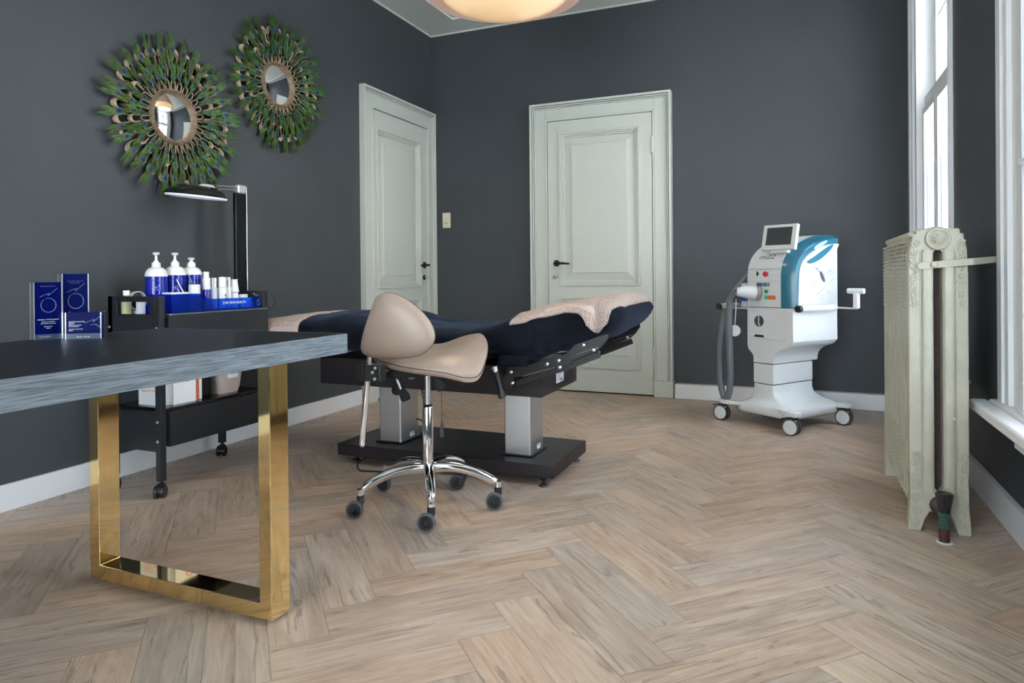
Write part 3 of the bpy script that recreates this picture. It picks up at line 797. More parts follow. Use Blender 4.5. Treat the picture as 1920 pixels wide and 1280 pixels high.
b = MB(); b.lathe([(.145, -.008), (.148, -.0085), (.146, -.018), (.12, -.019), (.118, -.0085)], hc, n=56, M=HM, cap=False); b.build('ring_light', mat('ring_diffuser', (.75, .77, .88), .4, emit=(.8, .85, 1), estr=.12), ml)
b = MB(); b.lathe([(.045, .034), (.042, .048), (.028, .058), (.002, .06)], (.2, -2.68, 1.392), n=32, M=HM); b.build('hub_cover', GPLAST, ml)
b = MB(); b.tube([(.2, -2.675, 1.452), (.198, -2.665, 1.475), (.194, -2.655, 1.486), (.192, -2.648, 1.480), (.192, -2.645, 1.45)], .0035, smooth=6, n=8).tube([(.2, -2.655, 1.446), (.198, -2.643, 1.475), (.194, -2.638, 1.492)], .0035, smooth=6, n=8); b.build('cable', BLACK, ml)

# ------------------------------------------------------------------ things on the lower shelf
SZ = .3855
PAPW = mat('white_carton', (.62, .65, .66), .5); PAPW2 = mat('bright_white_carton', (.8, .82, .84), .45)
REDP = mat('red_print', (.62, .09, .08), .5)
t = thing('glove_box', 'white carton with red print lines on the lower trolley shelf', 'box', (.36, -3.05, SZ))
b = MB(); b.box(.27, .415, -3.14, -3.02, SZ, SZ + .15); b.build('carton', PAPW, t, bevel=.0015)
b = MB()
for k, (w, z) in enumerate(((.085, .095), (.075, .086), (.06, .079), (.10, .066), (.045, .061))):
    b.box(.29, .29 + w * .9, -3.1408, -3.1402, SZ + z, SZ + z + .0022)
b.build('print', REDP, t)
t = thing('leaflet_box', 'tall white folded card with pink mark, beside carton on the shelf', 'box', (.43, -3.06, SZ))
b = MB(); b.box(.417, .442, -3.10, -2.975, SZ, SZ + .16); b.build('card', PAPW2, t, bevel=.001)
b = MB(); b.tube([(.4424, -3.02, SZ + .10), (.4424, -3.0, SZ + .13), (.4424, -3.02, SZ + .145), (.4424, -3.04, SZ + .125)], lambda t: (.0006, .005), smooth=4, n=6, closed=True, flat=Vector((1, 0, 0)))
b.build('pink_mark', mat('pink_print', (.75, .25, .28), .5), t)
t = thing('ointment_box', 'narrow white and orange carton behind the white card on the shelf', 'box', (.40, -2.94, SZ))
b = MB(); b.box(.36, .42, -2.965, -2.92, SZ, SZ + .13); b.build('carton', PAPW2, t, bevel=.001)
b = MB(); b.box(.4201, .4206, -2.955, -2.937, SZ + .002, SZ + .128); b.build('stripe', mat('orange_print', (.62, .16, .06), .5), t)
t = thing('device_case', 'small glossy black case between the cartons and the plastic tub', 'case', (.36, -2.88, SZ))
b = MB(); b.box(.29, .41, -2.912, -2.852, SZ, SZ + .14); b.build('case_shell', mat('black_gloss', (.01, .012, .012), .12), t, bevel=.006)
t = thing('plastic_tub', 'beige plastic sharps tub with white label on the lower trolley shelf', 'tub', (.36, -2.74, SZ))
b = MB()
def rr(cx, cy, hx, hy, r, z, n=4):
    out = []
    for (sx, sy, a0) in ((1, 1, 0), (-1, 1, 90), (-1, -1, 180), (1, -1, 270)):
        for k in range(n + 1):
            a = R(a0 + 90 * k / n); out.append(Vector((cx + sx * (hx - r) + r * math.cos(a), cy + sy * (hy - r) + r * math.sin(a), z)))
    return out
b.ring_loft([rr(.37, -2.745, .05, .06, .02, SZ), rr(.37, -2.745, .056, .068, .02, SZ + .03), rr(.37, -2.745, .066, .082, .02, SZ + .15), rr(.37, -2.745, .07, .086, .02, SZ + .155)])
b.build('tub_shell', mat('beige_plastic', (.50, .42, .38), .35), t, ang=50)
b = MB(); b.poly([(.4345, -2.775, SZ + .075), (.4345, -2.71, SZ + .075), (.4405, -2.705, SZ + .14), (.4405, -2.78, SZ + .14)]); b.build('label', PAPW2, t)
text('print', 'CO LI\nCR  B', .018, (.440, -2.742, SZ + .108), (0, 1, 0), (.09, 0, 1), BLACKM, t, extrude=.0002)
# cables
t = thing('power_cable', 'thin black cable looping off the far end of the trolley', 'cable', (.47, -2.53, .8))
b = MB(); b.tube([(.40, -2.56, .865), (.46, -2.54, .885), (.485, -2.52, .87), (.49, -2.50, .835), (.482, -2.515, .80), (.47, -2.535, .812), (.465, -2.535, .85)], .0022, smooth=8, n=6); b.build('loop', BLACK, t)
t = thing('white_cord', 'short white cord hanging under the desk edge by the trolley end', 'cord', (.2, -3.21, .3))
b = MB(); b.tube([(.215, -3.204, .45), (.213, -3.205, .40), (.21, -3.206, .335), (.214, -3.206, .33)], .0022, smooth=6, n=6).tube([(.213, -3.204, .44), (.232, -3.205, .452)], .0025, n=6); b.build('strand', WPLAST, t)
#PART3
# ------------------------------------------------------------------ treatment bed
bed = thing('treatment_bed', 'low treatment table with navy velvet mattress on two silver columns', 'bed', (1.44, -2.18, 0))
b = MB(); b.box(.85, 2.03, -2.455, -1.94, .042, .102); b.build('base_plate', BOXBR, bed, bevel=.004)
for x, y in ((.90, -2.36), (.90, -1.99), (1.975, -2.43), (1.985, -1.975)):
    b = MB(); b.cyl((x, y, .0), (x, y, .008), .022, .018).cyl((x, y, .008), (x, y, .03), .007).cyl((x, y, .03), (x, y, .042), .014)
    b.build('levelling_foot', mat('dark_foot', (.03, .03, .03), .35, metal=.4), bed)
def column(x0, x1, y0, y1):
    b = MB(); b.box(x0, x1, y0, y1, .102, .40); c = b.build('lift_column', SILVER, bed, bevel=.008, seg=3)
    b = MB(); b.box(x0 - .014, x1 + .012, y0 - .014, y1 + .014, .102, .111); b.build('column_flange', BLACK, c, bevel=.004)
    b = MB(); b.box(x1 + .0002, x1 + .0008, y0 + .09, y0 + .135, .118, .142); b.build('sticker', PAPW2, c)
    text('print', 'LINAK', .011, (x1 + .001, y0 + .112, .134), (0, 1, 0), (0, 0, 1), BLACKM, c, extrude=.0001)
column(1.035, 1.166, -2.347, -2.17); column(1.745, 1.880, -2.347, -2.17)
b = MB(); b.box(.702, 1.96, -2.40, -1.87, .396, .535); bx = b.build('motor_housing', BOXBR, bed, bevel=.003)
b = MB(); b.box(1.9602, 1.9608, -2.20, -2.09, .432, .505); st = b.build('rating_label', PAPW2, bx)
b = MB(); b.box(1.9609, 1.9612, -2.19, -2.16, .485, .498)
for k in range(5): b.box(1.9609, 1.9612, -2.19, -2.11 - .01 * (k % 3), .474 - k * .008, .4765 - k * .008)
b.box(1.9609, 1.9612, -2.14, -2.105, .437, .447)
b.build('label_print', mat('grey_print', (.1, .12, .18), .5), st)

ZT = [(.08, .655), (.14, .69), (.25, .715), (.4, .738), (.62, .762), (.88, .779), (1.03, .774), (1.21, .742), (1.38, .726), (1.58, .722), (1.71, .743), (1.83, .778), (2.0, .82), (2.15, .847), (2.26, .862), (2.33, .864), (2.38, .86)]
ZB = [(.08, .55), (.83, .573), (1.08, .57), (1.7, .558), (1.92, .563), (1.945, .592), (2.08, .614), (2.24, .665), (2.30, .70), (2.38, .722)]
YC = -2.17; XA, XE = .09, 2.372
def S(x, a, off=0.0):
    """mattress surface: x along the bed, a = angle (deg) 0 far side, 90 top, 180 near side, 270 underside"""
    zt, zb = lerp_tab(ZT, x), lerp_tab(ZB, x)
    hw = .345
    d = XE - x
    if d < .075:
        q = max(0, d) / .075; k = math.sqrt(max(0, 1 - (1 - q) ** 2))
        hw = .30 + .045 * k; mid = (zt + zb) / 2 + .004; zt = mid + (zt - mid) * k; zb = mid + (zb - mid) * k
    d = x - XA
    if d < .06:
        q = max(0, d) / .06; k = math.sqrt(max(0, 1 - (1 - q) ** 2)); mid = (zt + zb) / 2; zt = mid + (zt - mid) * k; zb = mid + (zb - mid) * k
    if x > 1.95: hw -= .008
    g = math.exp(-((x - 2.245) / .012) ** 2) * .014       # seam before the head cushion
    hw -= g; zt -= g * .7
    r = R(a); c_, s_ = math.cos(r), math.sin(r)
    n = 2 / 3.4
    cy = math.copysign(abs(c_) ** n, c_); sz = math.copysign(abs(s_) ** n, s_)
    zm, hz = (zt + zb) / 2, (zt - zb) / 2
    p = Vector((x, YC + hw * cy, zm + hz * sz))
    # crown: middle of the top a little lower between edges where the body lies
    if s_ > 0: p.z -= .012 * (1 - cy * cy) * (1 if .9 < x < 1.8 else .3)
    nrm = Vector((0, cy * .9, sz)).normalized()
    # folds
    f = 0
    if x < 2.0: f += .016 * noise.noise(Vector((x * 2.2 + p.y * 3.5, p.y * 9 - x * 2.5, 3.1))) * (1 if s_ > -.3 else .2)
    f += .006 * noise.noise(Vector((x * 5, p.y * 5, p.z * 5)))
    near = max(0, -cy)
    if s_ < .35 and near > .4:
        gat = max(0, min(1, (.35 - s_) / .9))
        amp = .010 if x > 1.95 else .007
        fr = 55 if x > 1.95 else 17
        f += amp * gat * math.sin(x * fr + 3 * noise.noise(Vector((x * 6, 1, 2)))) 
    p += nrm * (f + off)
    return p
b = MB(); rings = []
NX = 170
for i in range(NX + 1):
    t = i / NX; x = XA + (XE - XA) * (t + .018 * math.sin(2 * math.pi * t) * -1)
    x = min(max(x, XA + .0004), XE - .0004)
    rings.append([S(x, 360 * k / 88 + .01) for k in range(88)])
b.ring_loft(rings)
mt_ = b.build('mattress', VELVET, bed, ang=80); mt_['label'] = 'mattress under navy velvet cover'
# skirt corner hanging at the hinge between body and back section
b = MB(); rows = []
for j in range(7):
    z = .60 - .048 * j / 6
    rows.append([Vector((1.80 + .145 * i / 10 - .012 * j / 6, -2.518 - .006 * math.sin(i * 1.1) - .006 * j / 6, z)) for i in range(11)])
for j in range(6):
    for i in range(10): b.poly([rows[j][i], rows[j][i + 1], rows[j + 1][i + 1], rows[j + 1][i]])
bmesh.ops.remove_doubles(b.bm, verts=b.bm.verts, dist=.0001)
o = b.build('cover_hem', VELVET, mt_); sd = o.modifiers.new('thick', 'SOLIDIFY'); sd.thickness = .006

# lifting mechanism on both sides
PLATE = mat('black_steel_plate', (.010, .010, .011), .38)
for side, ys in (('near', -2.49), ('far', -1.86)):
    b = MB(); y0, y1 = ys, ys + .008
    b.prism([(1.80, .455), (1.82, .535), (1.90, .548), (2.10, .612), (2.145, .64), (2.165, .622), (2.155, .60), (2.135, .572), (2.10, .558), (2.02, .545), (1.95, .515), (1.86, .498), (1.845, .445), (1.815, .44)], y0, y1)
    b.build('pivot_plate', PLATE, bed, bevel=.001)
    b = MB()
    b.prism([(1.80, .455), (1.815, .435), (2.12, .545), (2.26, .602), (2.25, .628), (2.10, .575)], y0 + .012, y1 + .014)
    b.build('lift_arm', PLATE, bed, bevel=.001)
    b = MB()
    b.prism([(2.11, .615), (2.13, .585), (2.245, .628), (2.275, .655), (2.30, .69), (2.30, .705), (2.27, .70), (2.15, .655)], y0 - .004, y0 + .006)
    b.build('head_bracket', PLATE, bed, bevel=.001)
    b = MB(); b.box(1.90, 2.06, 0, .001, .0, .002, Matrix.Translation((1.905, ys - .0055, .505)) @ Matrix.Rotation(R(-17), 4, 'Y') @ Matrix.Translation((-1.90, 0, 0)))
    b.build('bright_edge', MIR, bed)
    b = MB(); b.box(0, .11, 0, .001, 0, .002, Matrix.Translation((2.155, ys - .0055, .612)) @ Matrix.Rotation(R(-19), 4, 'Y'))
    b.build('bright_edge', MIR, bed)
    for x, z in ((1.845, .522), (1.852, .472), (2.02, .565), (2.075, .583), (2.08, .553), (2.235, .635), (2.19, .655)):
        b = MB(); b.lathe([(.009, 0), (.009, -.003), (.006, -.007), (.001, -.008)], (x, ys, z), 'Y', n=14); b.build('bolt', BOLT, bed)
    # hinged tube with cap
    b = MB(); b.cyl((1.775, ys - .012, .525), (1.803, ys - .012, .425), .0125); b.build('support_tube', PLATE, bed)
    b = MB(); b.cyl((1.800, ys - .012, .432), (1.806, ys - .012, .408), .0175).cyl((1.806, ys - .012, .408), (1.808, ys - .012, .402), .014); b.build('tube_cap', BLACK, bed)
    b = MB(); b.cyl((1.768, ys - .014, .545), (1.774, ys - .014, .520), .0125).cyl((1.752, ys - .02, .532), (1.775, ys - .02, .534), .004); b.build('tube_clamp', BOLT, bed)
# cables, plug and weight under the bed
b = MB(); pts = []
for k in range(120):
    t = k / 119; a = t * 2 * math.pi * 15
    c_ = Vector((1.155 + .02 * t + .02 * math.sin(t * 3), -2.13, .395 - .24 * t))
    pts.append(c_ + Vector((.011 * math.cos(a), .011 * math.sin(a), 0)))
b.tube(pts, .0032, n=6); b.build('coiled_cable', mat('grey_cable', (.16, .17, .18), .4), bed)
b = MB(); b.cyl((1.296, -2.15, .395), (1.296, -2.15, .19), .0018, n=6); b.lathe([(.003, .09), (.006, .075), (.012, .03), (.014, .005), (.013, 0)], (1.296, -2.15, .103), n=20)
b.build('plumb_cord', mat('grey_cable', (.16, .17, .18), .4), bed)
b = MB(); b.tube([(1.17, -2.2, .20), (1.20, -2.19, .19), (1.215, -2.18, .15), (1.21, -2.17, .12)], .004, smooth=5, n=8)
b.tube([(1.20, -2.15, .16), (1.23, -2.16, .15), (1.235, -2.19, .125), (1.20, -2.2, .118), (1.19, -2.17, .13), (1.22, -2.15, .14)], .0045, smooth=5, n=8); b.build('power_cable', BLACKM, bed)
b = MB(); b.box(1.195, 1.235, -2.21, -2.19, .1025, .135); b.build('plug', BLACK, bed, bevel=.004)
b = MB(); pts = [Vector((1.72 - .06 * (1 - t) ** 0 * math.sin(t * math.pi * .5), -2.10 + .0 * t, .30 - .19 * t)) for t in [k / 20 for k in range(21)]]
b.tube(pts, lambda t: .012 + .0022 * (int(t * 60) % 2), n=12); b.build('conduit', GPLAST, bed)
b = MB(); b.tube([(1.02, -2.40, .042), (1.015, -2.50, .03), (1.05, -2.545, .008), (1.12, -2.53, .005), (1.3, -2.47, .005)], .004, smooth=6, n=8); b.build('mains_lead', BLACKM, bed)

# ------------------------------------------------------------------ towels
def towel(name, label, xs, afar, anear, band, off=.011, group='blush towels on the treatment table'):
    t = thing(name, label, 'towel', (sum(xs) / 2, YC, .80), 0, group)
    bm = MB(); nx, na = 60, 60
    vs = []
    rng = random.Random(3)
    for i in range(nx + 1):
        u = i / nx; x = xs[0] + (xs[1] - xs[0]) * u
        aN = lerp_tab(anear, x); row = []
        for k in range(na + 1):
            v = k / na; a = afar + (aN - afar) * v
            xx = x
            p = S(min(xx, XE - .0005), a, off + .004 * noise.noise(Vector((x * 14, a * .05, 8))))
            row.append(bm.bm.verts.new(p))
        vs.append(row)
    for i in range(nx):
        for k in range(na):
            f = bm.bm.faces.new((vs[i][k], vs[i + 1][k], vs[i + 1][k + 1], vs[i][k + 1]))
            f.material_index = 1 if band(i / nx, k / na) else 0
    o = bm.build('cloth', [TOWEL, TOWELB], t, ang=180)
    o.modifiers.new('thick', 'SOLIDIFY').thickness = .009
    return t
towel('towel', 'blush terry towel draped over the raised head end of the treatment table', (1.845, 2.366), 15,
      [(1.845, 158), (1.95, 161), (2.05, 158), (2.10, 156), (2.16, 165), (2.215, 183), (2.258, 205), (2.295, 190), (2.335, 167), (2.366, 142)],
      lambda u, v: .80 < v < .9 and .3 < u < .8)
towel('towel', 'blush terry towel hanging over the foot end, behind the desk edge', (.10, .655), 15,
      [(.1, 235), (.66, 228)], lambda u, v: .70 < v < .84)

# ------------------------------------------------------------------ saddle stool
st = thing('saddle_stool', 'taupe leather saddle stool with backrest and chrome five-star base', 'stool', (1.632, -2.875, 0))
HX, HY = 1.632, -2.875
wheels = [(1.43, -3.065), (1.762, -3.080), (1.900, -2.768), (1.660, -2.612), (1.333, -2.73)]
CONT = [(1.42, -3.10), (1.755, -3.125), (1.893, -2.822), (1.636, -2.630), (1.336, -2.777)]
for i, (wx, wy) in enumerate(wheels):
    d = Vector((wx - HX, wy - HY, 0)); L_ = d.length; d.normalize(); sd_ = Vector((-d.y, d.x, 0))
    b = MB()
    P = [Vector((HX, HY, 0)) + d * r_ + Vector((0, 0, z)) for r_, z in ((.0, .165), (.05, .172), (.12, .168), (.19, .150), (.25, .122), (L_ - .012, .105))]
    b.tube(P, lambda t: (.020 - .006 * t + .004 * math.sin(t * 3), .024 - .007 * t), n=16, smooth=5, flat=sd_)
    tip = Vector((HX, HY, 0)) + d * L_
    b.cyl(tip + Vector((0, 0, .088)), tip + Vector((0, 0, .110)), .0155, .014)
    lg = b.build('base_leg', CHROME, st, ang=50)
    # castor
    a = {0: -.2, 1: 3.5, 2: 3.4, 3: 3.1, 4: .2}[i]
    off = Vector((math.cos(a), math.sin(a), 0)) * .016
    off = Vector((CONT[i][0] - wx, CONT[i][1] - wy, 0)); off = off * min(1, .03 / off.length)
    ax = Vector((.30, -.95, 0)).normalized() if i < 4 else Vector((-.05, -1, 0)).normalized()
    w = tip + off + Vector((0, 0, .035))
    c = MB(); c.cyl(w - ax * .010, w + ax * .010, .035, n=32); wh = c.build('tread', RUBBER, lg, bevel=.003)
    c = MB(); c.cyl(w - ax * .0105, w + ax * .0105, .0285, n=28).cyl(w - ax * .012, w + ax * .012, .020, n=24); c.build('wheel_core', BLACKM, lg, bevel=.001)
    c = MB(); c.cyl(tip + Vector((0, 0, .058)), tip + Vector((0, 0, .087)), .0152)
    sg_ = 1 if i < 4 else -1
    c.tube([tip + Vector((0, 0, .072)), tip + Vector((0, 0, .060)) + ax * .006 * sg_, (tip + w * 1.0) * .5 + Vector((0, 0, .012)) * 1.0 + ax * .013 * sg_ + Vector((0, 0, .0)), w + ax * .014 * sg_], lambda t: (.0150, .0125), n=14, smooth=4)
    c.sphere(w + ax * .014 * sg_, .0105)
    c.build('castor_fork', BLACKM, lg)
b = MB(); b.lathe([(.034, .150), (.036, .165), (.030, .182), (.024, .19)], (HX, HY, 0), n=32); b.build('hub', CHROME, st, ang=60)
b = MB(); b.lathe([(.0215, .15), (.0215, .418), (.0205, .421)], (HX, HY, 0), n=32); b.build('column_sleeve', CHROME, st)
b = MB(); b.lathe([(.0185, .418), (.0185, .428), (.015, .431)], (HX, HY, 0), n=32); b.build('sleeve_collar', BLACK, st)
b = MB(); b.lathe([(.0135, .425), (.0135, .585)], (HX, HY, 0), n=32); b.build('gas_spring', STEEL, st)
# mechanism
b = MB(); b.box(1.565, 1.70, -2.95, -2.80, .582, .596); b.cyl((HX, HY, .57), (HX, HY, .6), .028)
b.prism([(1.47, .57), (1.50, .60), (1.58, .598), (1.70, .60), (1.72, .585), (1.64, .57), (1.56, .56)], -2.955, -2.945).prism([(1.47, .57), (1.50, .60), (1.58, .598), (1.70, .60), (1.72, .585), (1.64, .57), (1.56, .56)], -2.81, -2.80)
b.build('seat_plate', BLACKM, st, bevel=.002)
b = MB(); b.prism([(1.50, .560), (1.54, .592), (1.69, .596), (1.735, .580), (1.70, .566), (1.60, .552), (1.55, .548)], -2.99, -2.935); b.build('tilt_housing', BLACKM, st, bevel=.006)
b = MB(); b.tube([(1.56, -2.93, .578), (1.53, -2.98, .585), (1.50, -3.04, .582)], lambda t: (.016, .012), n=10, smooth=4); b.build('back_arm', BLACKM, st)
GRN = mat('dark_green_grey_steel', (.045, .055, .05), .3, metal=.5)
b = MB(); b.box(1.458, 1.535, -3.078, -3.030, .545, .612)
b.build('clamp_bracket', GRN, st, bevel=.006, seg=3)
for x, z in ((1.515, .600), (1.502, .583), (1.512, .557)):
    b = MB(); b.lathe([(.0075, 0), (.0075, -.004), (.004, -.008), (.0005, -.009)], (x, -3.078, z), 'Y', n=16); b.build('bolt', BOLT, st)
b = MB(); b.box(1.432, 1.460, -3.085, -3.02, .545, .618); b.build('clamp_block', BLACKM, st, bevel=.004)
b = MB(); b.tube([(1.440, -3.05, .60), (1.418, -3.05, .596), (1.408, -3.05, .575), (1.412, -3.05, .555), (1.435, -3.05, .545)], .007, n=8, smooth=4); b.build('clamp_knob', BLACKM, st)
b = MB(); b.cyl((1.437, -3.06, .289), (1.475, -3.055, .66), .0115, n=24); b.sphere((1.437, -3.06, .289), .0113); b.build('backrest_post', CHROME, st)
def paddle(p0, d, w, coil):
    b = MB(); p0 = Vector(p0); d = Vector(d).normalized(); sx = Vector((d.z, 0, -d.x)).normalized()
    n_ = sx.cross(d)
    pts = [(-.008, -.012), (.008, -.012), (w, .028), (w, .042), (w * .6, .050), (-w * .75, .052), (-w, .040), (-w, .028)]
    pts = cat2([(u, v) for u, v in pts], 3, True)
    A = [p0 + sx * u + d * v + n_ * .004 for u, v in pts]; B_ = [p0 + sx * u + d * v - n_ * .004 for u, v in pts]
    b.ring_loft([A, B_])
    o = b.build('lever_paddle', BLACKM, st, bevel=.002)
    i = MB()
    s1 = 1
    for (u0, u1, v0, v1) in ((-.010, -.002, .016, .020), (-.002, .004, .014, .030), (.004, .012, .026, .030), (-.008, .000, .032, .036)):
        q = [p0 + sx * u + d * v + n_ * (-.0052) for u, v in ((u0, v0), (u1, v0), (u1, v1), (u0, v1))]
        q2 = [x - n_ * .0004 for x in q]
        i.ring_loft([q, q2])
    i.build('lever_print', mat('white_print', (.85, .87, .9), .5), o)
    i = MB(); q = [p0 + sx * u + d * v + n_ * (-.0052) for u, v in ((-.012, .010), (-.006, .010), (-.006, .014), (-.012, .014))]; i.ring_loft([q, [x - n_ * .0004 for x in q]])
    i.build('lever_mark', mat('green_print', (.05, .5, .15), .5), o)
    return o
pa = paddle((1.556, -2.955, .50), (.042, 0, -.075), .022, True)
b = MB(); b.cyl((1.518, -2.95, .572), (1.556, -2.955, .50), .006)
for k in range(11):
    q = Vector((1.522, -2.9502, .565)).lerp(Vector((1.553, -2.955, .505)), k / 10); dd = Vector((.038, -.005, -.072)).normalized()
    b.cyl(q - dd * .002, q + dd * .002, .0085, n=14)
b.build('coil_lever', STEEL, st)
pb = paddle((1.708, -2.95, .545), (.062, 0, -.055), .022, False)
b = MB(); b.cyl((1.672, -2.93, .592), (1.71, -2.95, .545), .005); b.build('lever_rod', BLACKM, st)
b = MB(); b.prism(cat2([(1.475, .50), (1.50, .525), (1.52, .51), (1.522, .475), (1.50, .462), (1.475, .47)], 4, True), -2.90, -2.892); b.build('lever_paddle', BLACKM, st, bevel=.002)
b = MB(); b.tube([(1.50, -2.90, .51), (1.53, -2.90, .56), (1.57, -2.9, .585)], .005, n=8); b.build('lever_rod', BLACKM, st)
b = MB(); b.box(1.592, 1.615, -2.962, -2.952, .545, .582); b.cyl((1.607, -2.97, .555), (1.607, -2.95, .555), .010); b.build('pivot_lug', BOLT, st, bevel=.002)
# seat cushion
near = [(1.44, -2.97, .640), (1.50, -3.005, .628), (1.60, -3.015, .612), (1.70, -3.01, .602), (1.78, -2.99, .592), (1.845, -2.955, .572), (1.888, -2.92, .580)]
rest = [(1.897, -2.87, .640), (1.880, -2.82, .690), (1.838, -2.78, .718), (1.785, -2.745, .715), (1.72, -2.735, .700), (1.62, -2.735, .668), (1.53, -2.74, .672), (1.46, -2.77, .70), (1.41, -2.83, .70), (1.40, -2.90, .665)]
rim = catmull([Vector(p) for p in near + rest], 5, True)
cs_ = Vector((1.655, -2.875, .637))
b = MB(); rings = []; NR = 9
for k in range(1, NR + 1):
    r_ = k / NR
    ring = []
    for p in rim:
        q = cs_.lerp(p, r_); q.z = cs_.z + (p.z - cs_.z) * r_ ** 2.6 + .010 * (1 - r_ ** 4) 
        ring.append(q)
    rings.append(ring)
top0 = b.bm.verts.new(cs_ + Vector((0, 0, .010)))
under = []
for (s_, dz) in ((1.012, -.012), (1.0, -.028), (.9, -.040), (.6, -.042)):
    under.append([Vector((cs_.x + (p.x - cs_.x) * s_, cs_.y + (p.y - cs_.y) * s_, cs_.z + (p.z - cs_.z) * s_ ** 2.2 + dz)) for p in rim])
b.ring_loft(rings + under, cap0=False, cap1=True)
bmesh.ops.remove_doubles(b.bm, verts=b.bm.verts, dist=.00001)
b.bm.verts.ensure_lookup_table()
inner = [v for v in b.bm.verts if any(e.is_boundary for e in v.link_edges)]
edges = [e for e in b.bm.edges if e.is_boundary]
bmesh.ops.contextual_create(b.bm, geom=edges)
bmesh.ops.delete(b.bm, geom=[v for v in b.bm.verts if not v.link_edges], context='VERTS')
seat = b.build('seat', LEATHER, st, ang=75)
PIPE = mat('dark_piping', (.05, .035, .028), .5)
b = MB(); b.tube([Vector((cs_.x + (p.x - cs_.x) * 1.012, cs_.y + (p.y - cs_.y) * 1.012, p.z - .010)) for p in rim], .0018, n=6, closed=True); b.build('piping', PIPE, seat)
# backrest cushion
bo = [(1.500, .835), (1.525, .880), (1.575, .897), (1.635, .880), (1.70, .838), (1.748, .785), (1.766, .730), (1.748, .688), (1.700, .655), (1.62, .641), (1.53, .640), (1.475, .648), (1.450, .675), (1.464, .745)]
bo = cat2(bo, 5, True); bc = (1.600, .745)
b = MB()
def lay(sgn, th, k0=1):
    R_ = []
    for k in range(NR, 0, -1):
        r_ = k / NR; prof_ = (1 - r_ ** 2.8) ** .62
        ring = []
        for (x, z) in bo:
            xx, zz = bc[0] + (x - bc[0]) * r_, bc[1] + (z - bc[1]) * r_
            yy = -3.075 + .10 * (xx - bc[0]) + sgn * th * prof_ + .35 * (xx - bc[0]) ** 2
            ring.append(Vector((xx, yy, zz)))
        R_.append(ring)
    return R_
front = lay(-1, .036); back = lay(1, .032)
b.ring_loft(list(reversed(front)) + [[Vector((p.x, p.y + .006, p.z)) for p in back[0]]] + back[1:])
bk = b.build('backrest', LEATHER, st, ang=75)
b = MB(); b.tube([Vector((p.x, p.y + .004, p.z)) for p in front[0]], .0019, n=6, closed=True); b.build('piping', PIPE, bk)
# ------------------------------------------------------------------ light-therapy machine on castors
mc = thing('laser_machine', 'white and teal medical light machine on a white wheeled pedestal', 'machine', (2.96, -.638, 0), R(-36))
TEAL = mat('teal_shell', (0.018, 0.135, 0.20), 0.3, coat=.3)
TEALD = mat('dark_teal_print', (0.01, 0.055, 0.10), 0.4)
SLATE = mat('slate_print', (.06, .085, .10), .4)
HOSE = mat('grey_hose', (.13, .15, .17), .42)
K = dict(local=True)
def LP(prof, x0, x1, b=None):
    b = b or MB(); b.prism(prof, x0, x1, 'YZ'); return b
# castors
for i, (lx, ly) in enumerate(((-.263, -.256), (.266, -.257), (.265, .258), (-.263, .258))):
    sx, sy = math.copysign(1, lx), math.copysign(1, ly)
    b = MB(); A = []
    pad = [(-.035, -.03), (.035, -.03), (.035, .03), (-.035, .03)]
    b.ring_loft([[Vector((lx - sx * .012 + u, ly - sy * .005 + v, z)) for u, v in cat2(pad, 4, True)] for z in (.112, .138)])
    b.prism([(lx - sx * .012, ly - .028), (lx - sx * .012, ly + .028), (sx * .12, sy * .20 + .03), (sx * .12, sy * .20 - .03)], .112, .134, 'XY')
    arm = b.build('castor_arm', WPLAST, mc, bevel=.005, seg=3, **K)
    ang = R(36 - 18)
    ax = Vector((math.cos(ang), math.sin(ang), 0)); ax = Vector((.16, -.98, 0)).normalized()
    fw = Vector((-ax.y, ax.x, 0)) * -1
    w = Vector((lx, ly, .05)) - Vector((.5, .0, 0)) * 0 + Vector((-.022 * .8, .0, 0))
    c = MB(); c.cyl(w - ax * .026, w - ax * .012, .050, n=36).cyl(w + ax * .012, w + ax * .026, .050, n=36); c.build('tread', mat('dark_tread', (.05, .055, .06), .5), arm, bevel=.006, **K)
    c = MB(); c.cyl(w - ax * .029, w - ax * .024, .041, .043, n=32).cyl(w + ax * .024, w + ax * .029, .043, .041, n=32).cyl(w - ax * .012, w + ax * .012, .03, n=20); c.build('hub_cap', WPLAST, arm, bevel=.001, **K)
    c = MB(); c.cyl((lx, ly, .098), (lx, ly, .113), .016); c.tube([w + Vector((0, 0, .0)), w.lerp(Vector((lx, ly, .09)), .55) + Vector((.01, 0, .015)), Vector((lx, ly, .10))], lambda t: (.011, .014), smooth=4, n=10); c.build('fork', GPLAST, arm, **K)
    c = MB(); c.box(-.05, .012, -.012, .012, 0, .006, Matrix.Translation((lx - .02, ly - .01, .100)) @ Matrix.Rotation(R(36), 4, 'Z') @ Matrix.Rotation(R(-8), 4, 'Y')); c.cyl((lx, ly, .094), (lx, ly, .108), .02, n=16)
    c.build('brake_pedal', BLACKM, arm, bevel=.002, **K)
# pedestal: front-view profile (lx, z) pushed from front to back, in three shells
F0 = -.145
def ped(name, prof, y0, y1, bev=.010):
    b = MB(); b.prism(prof, y0, y1, 'XZ'); return b.build(name, WPLAST, mc, bevel=bev, seg=3, **K)
ped('upper_cabinet', [(-.165, .742), (.178, .742), (.178, .535)] + cat2([(.178, .535), (.150, .505), (.085, .478), (.045, .44), (.034, .388)], 4) + [(-.118, .388)] + cat2([(-.118, .388), (-.122, .435), (-.160, .475), (-.165, .53)], 4), F0, .30)
ped('column_shell', [(-.118, .384), (.034, .384), (.034, .258), (-.118, .258)], F0, .25, .006)
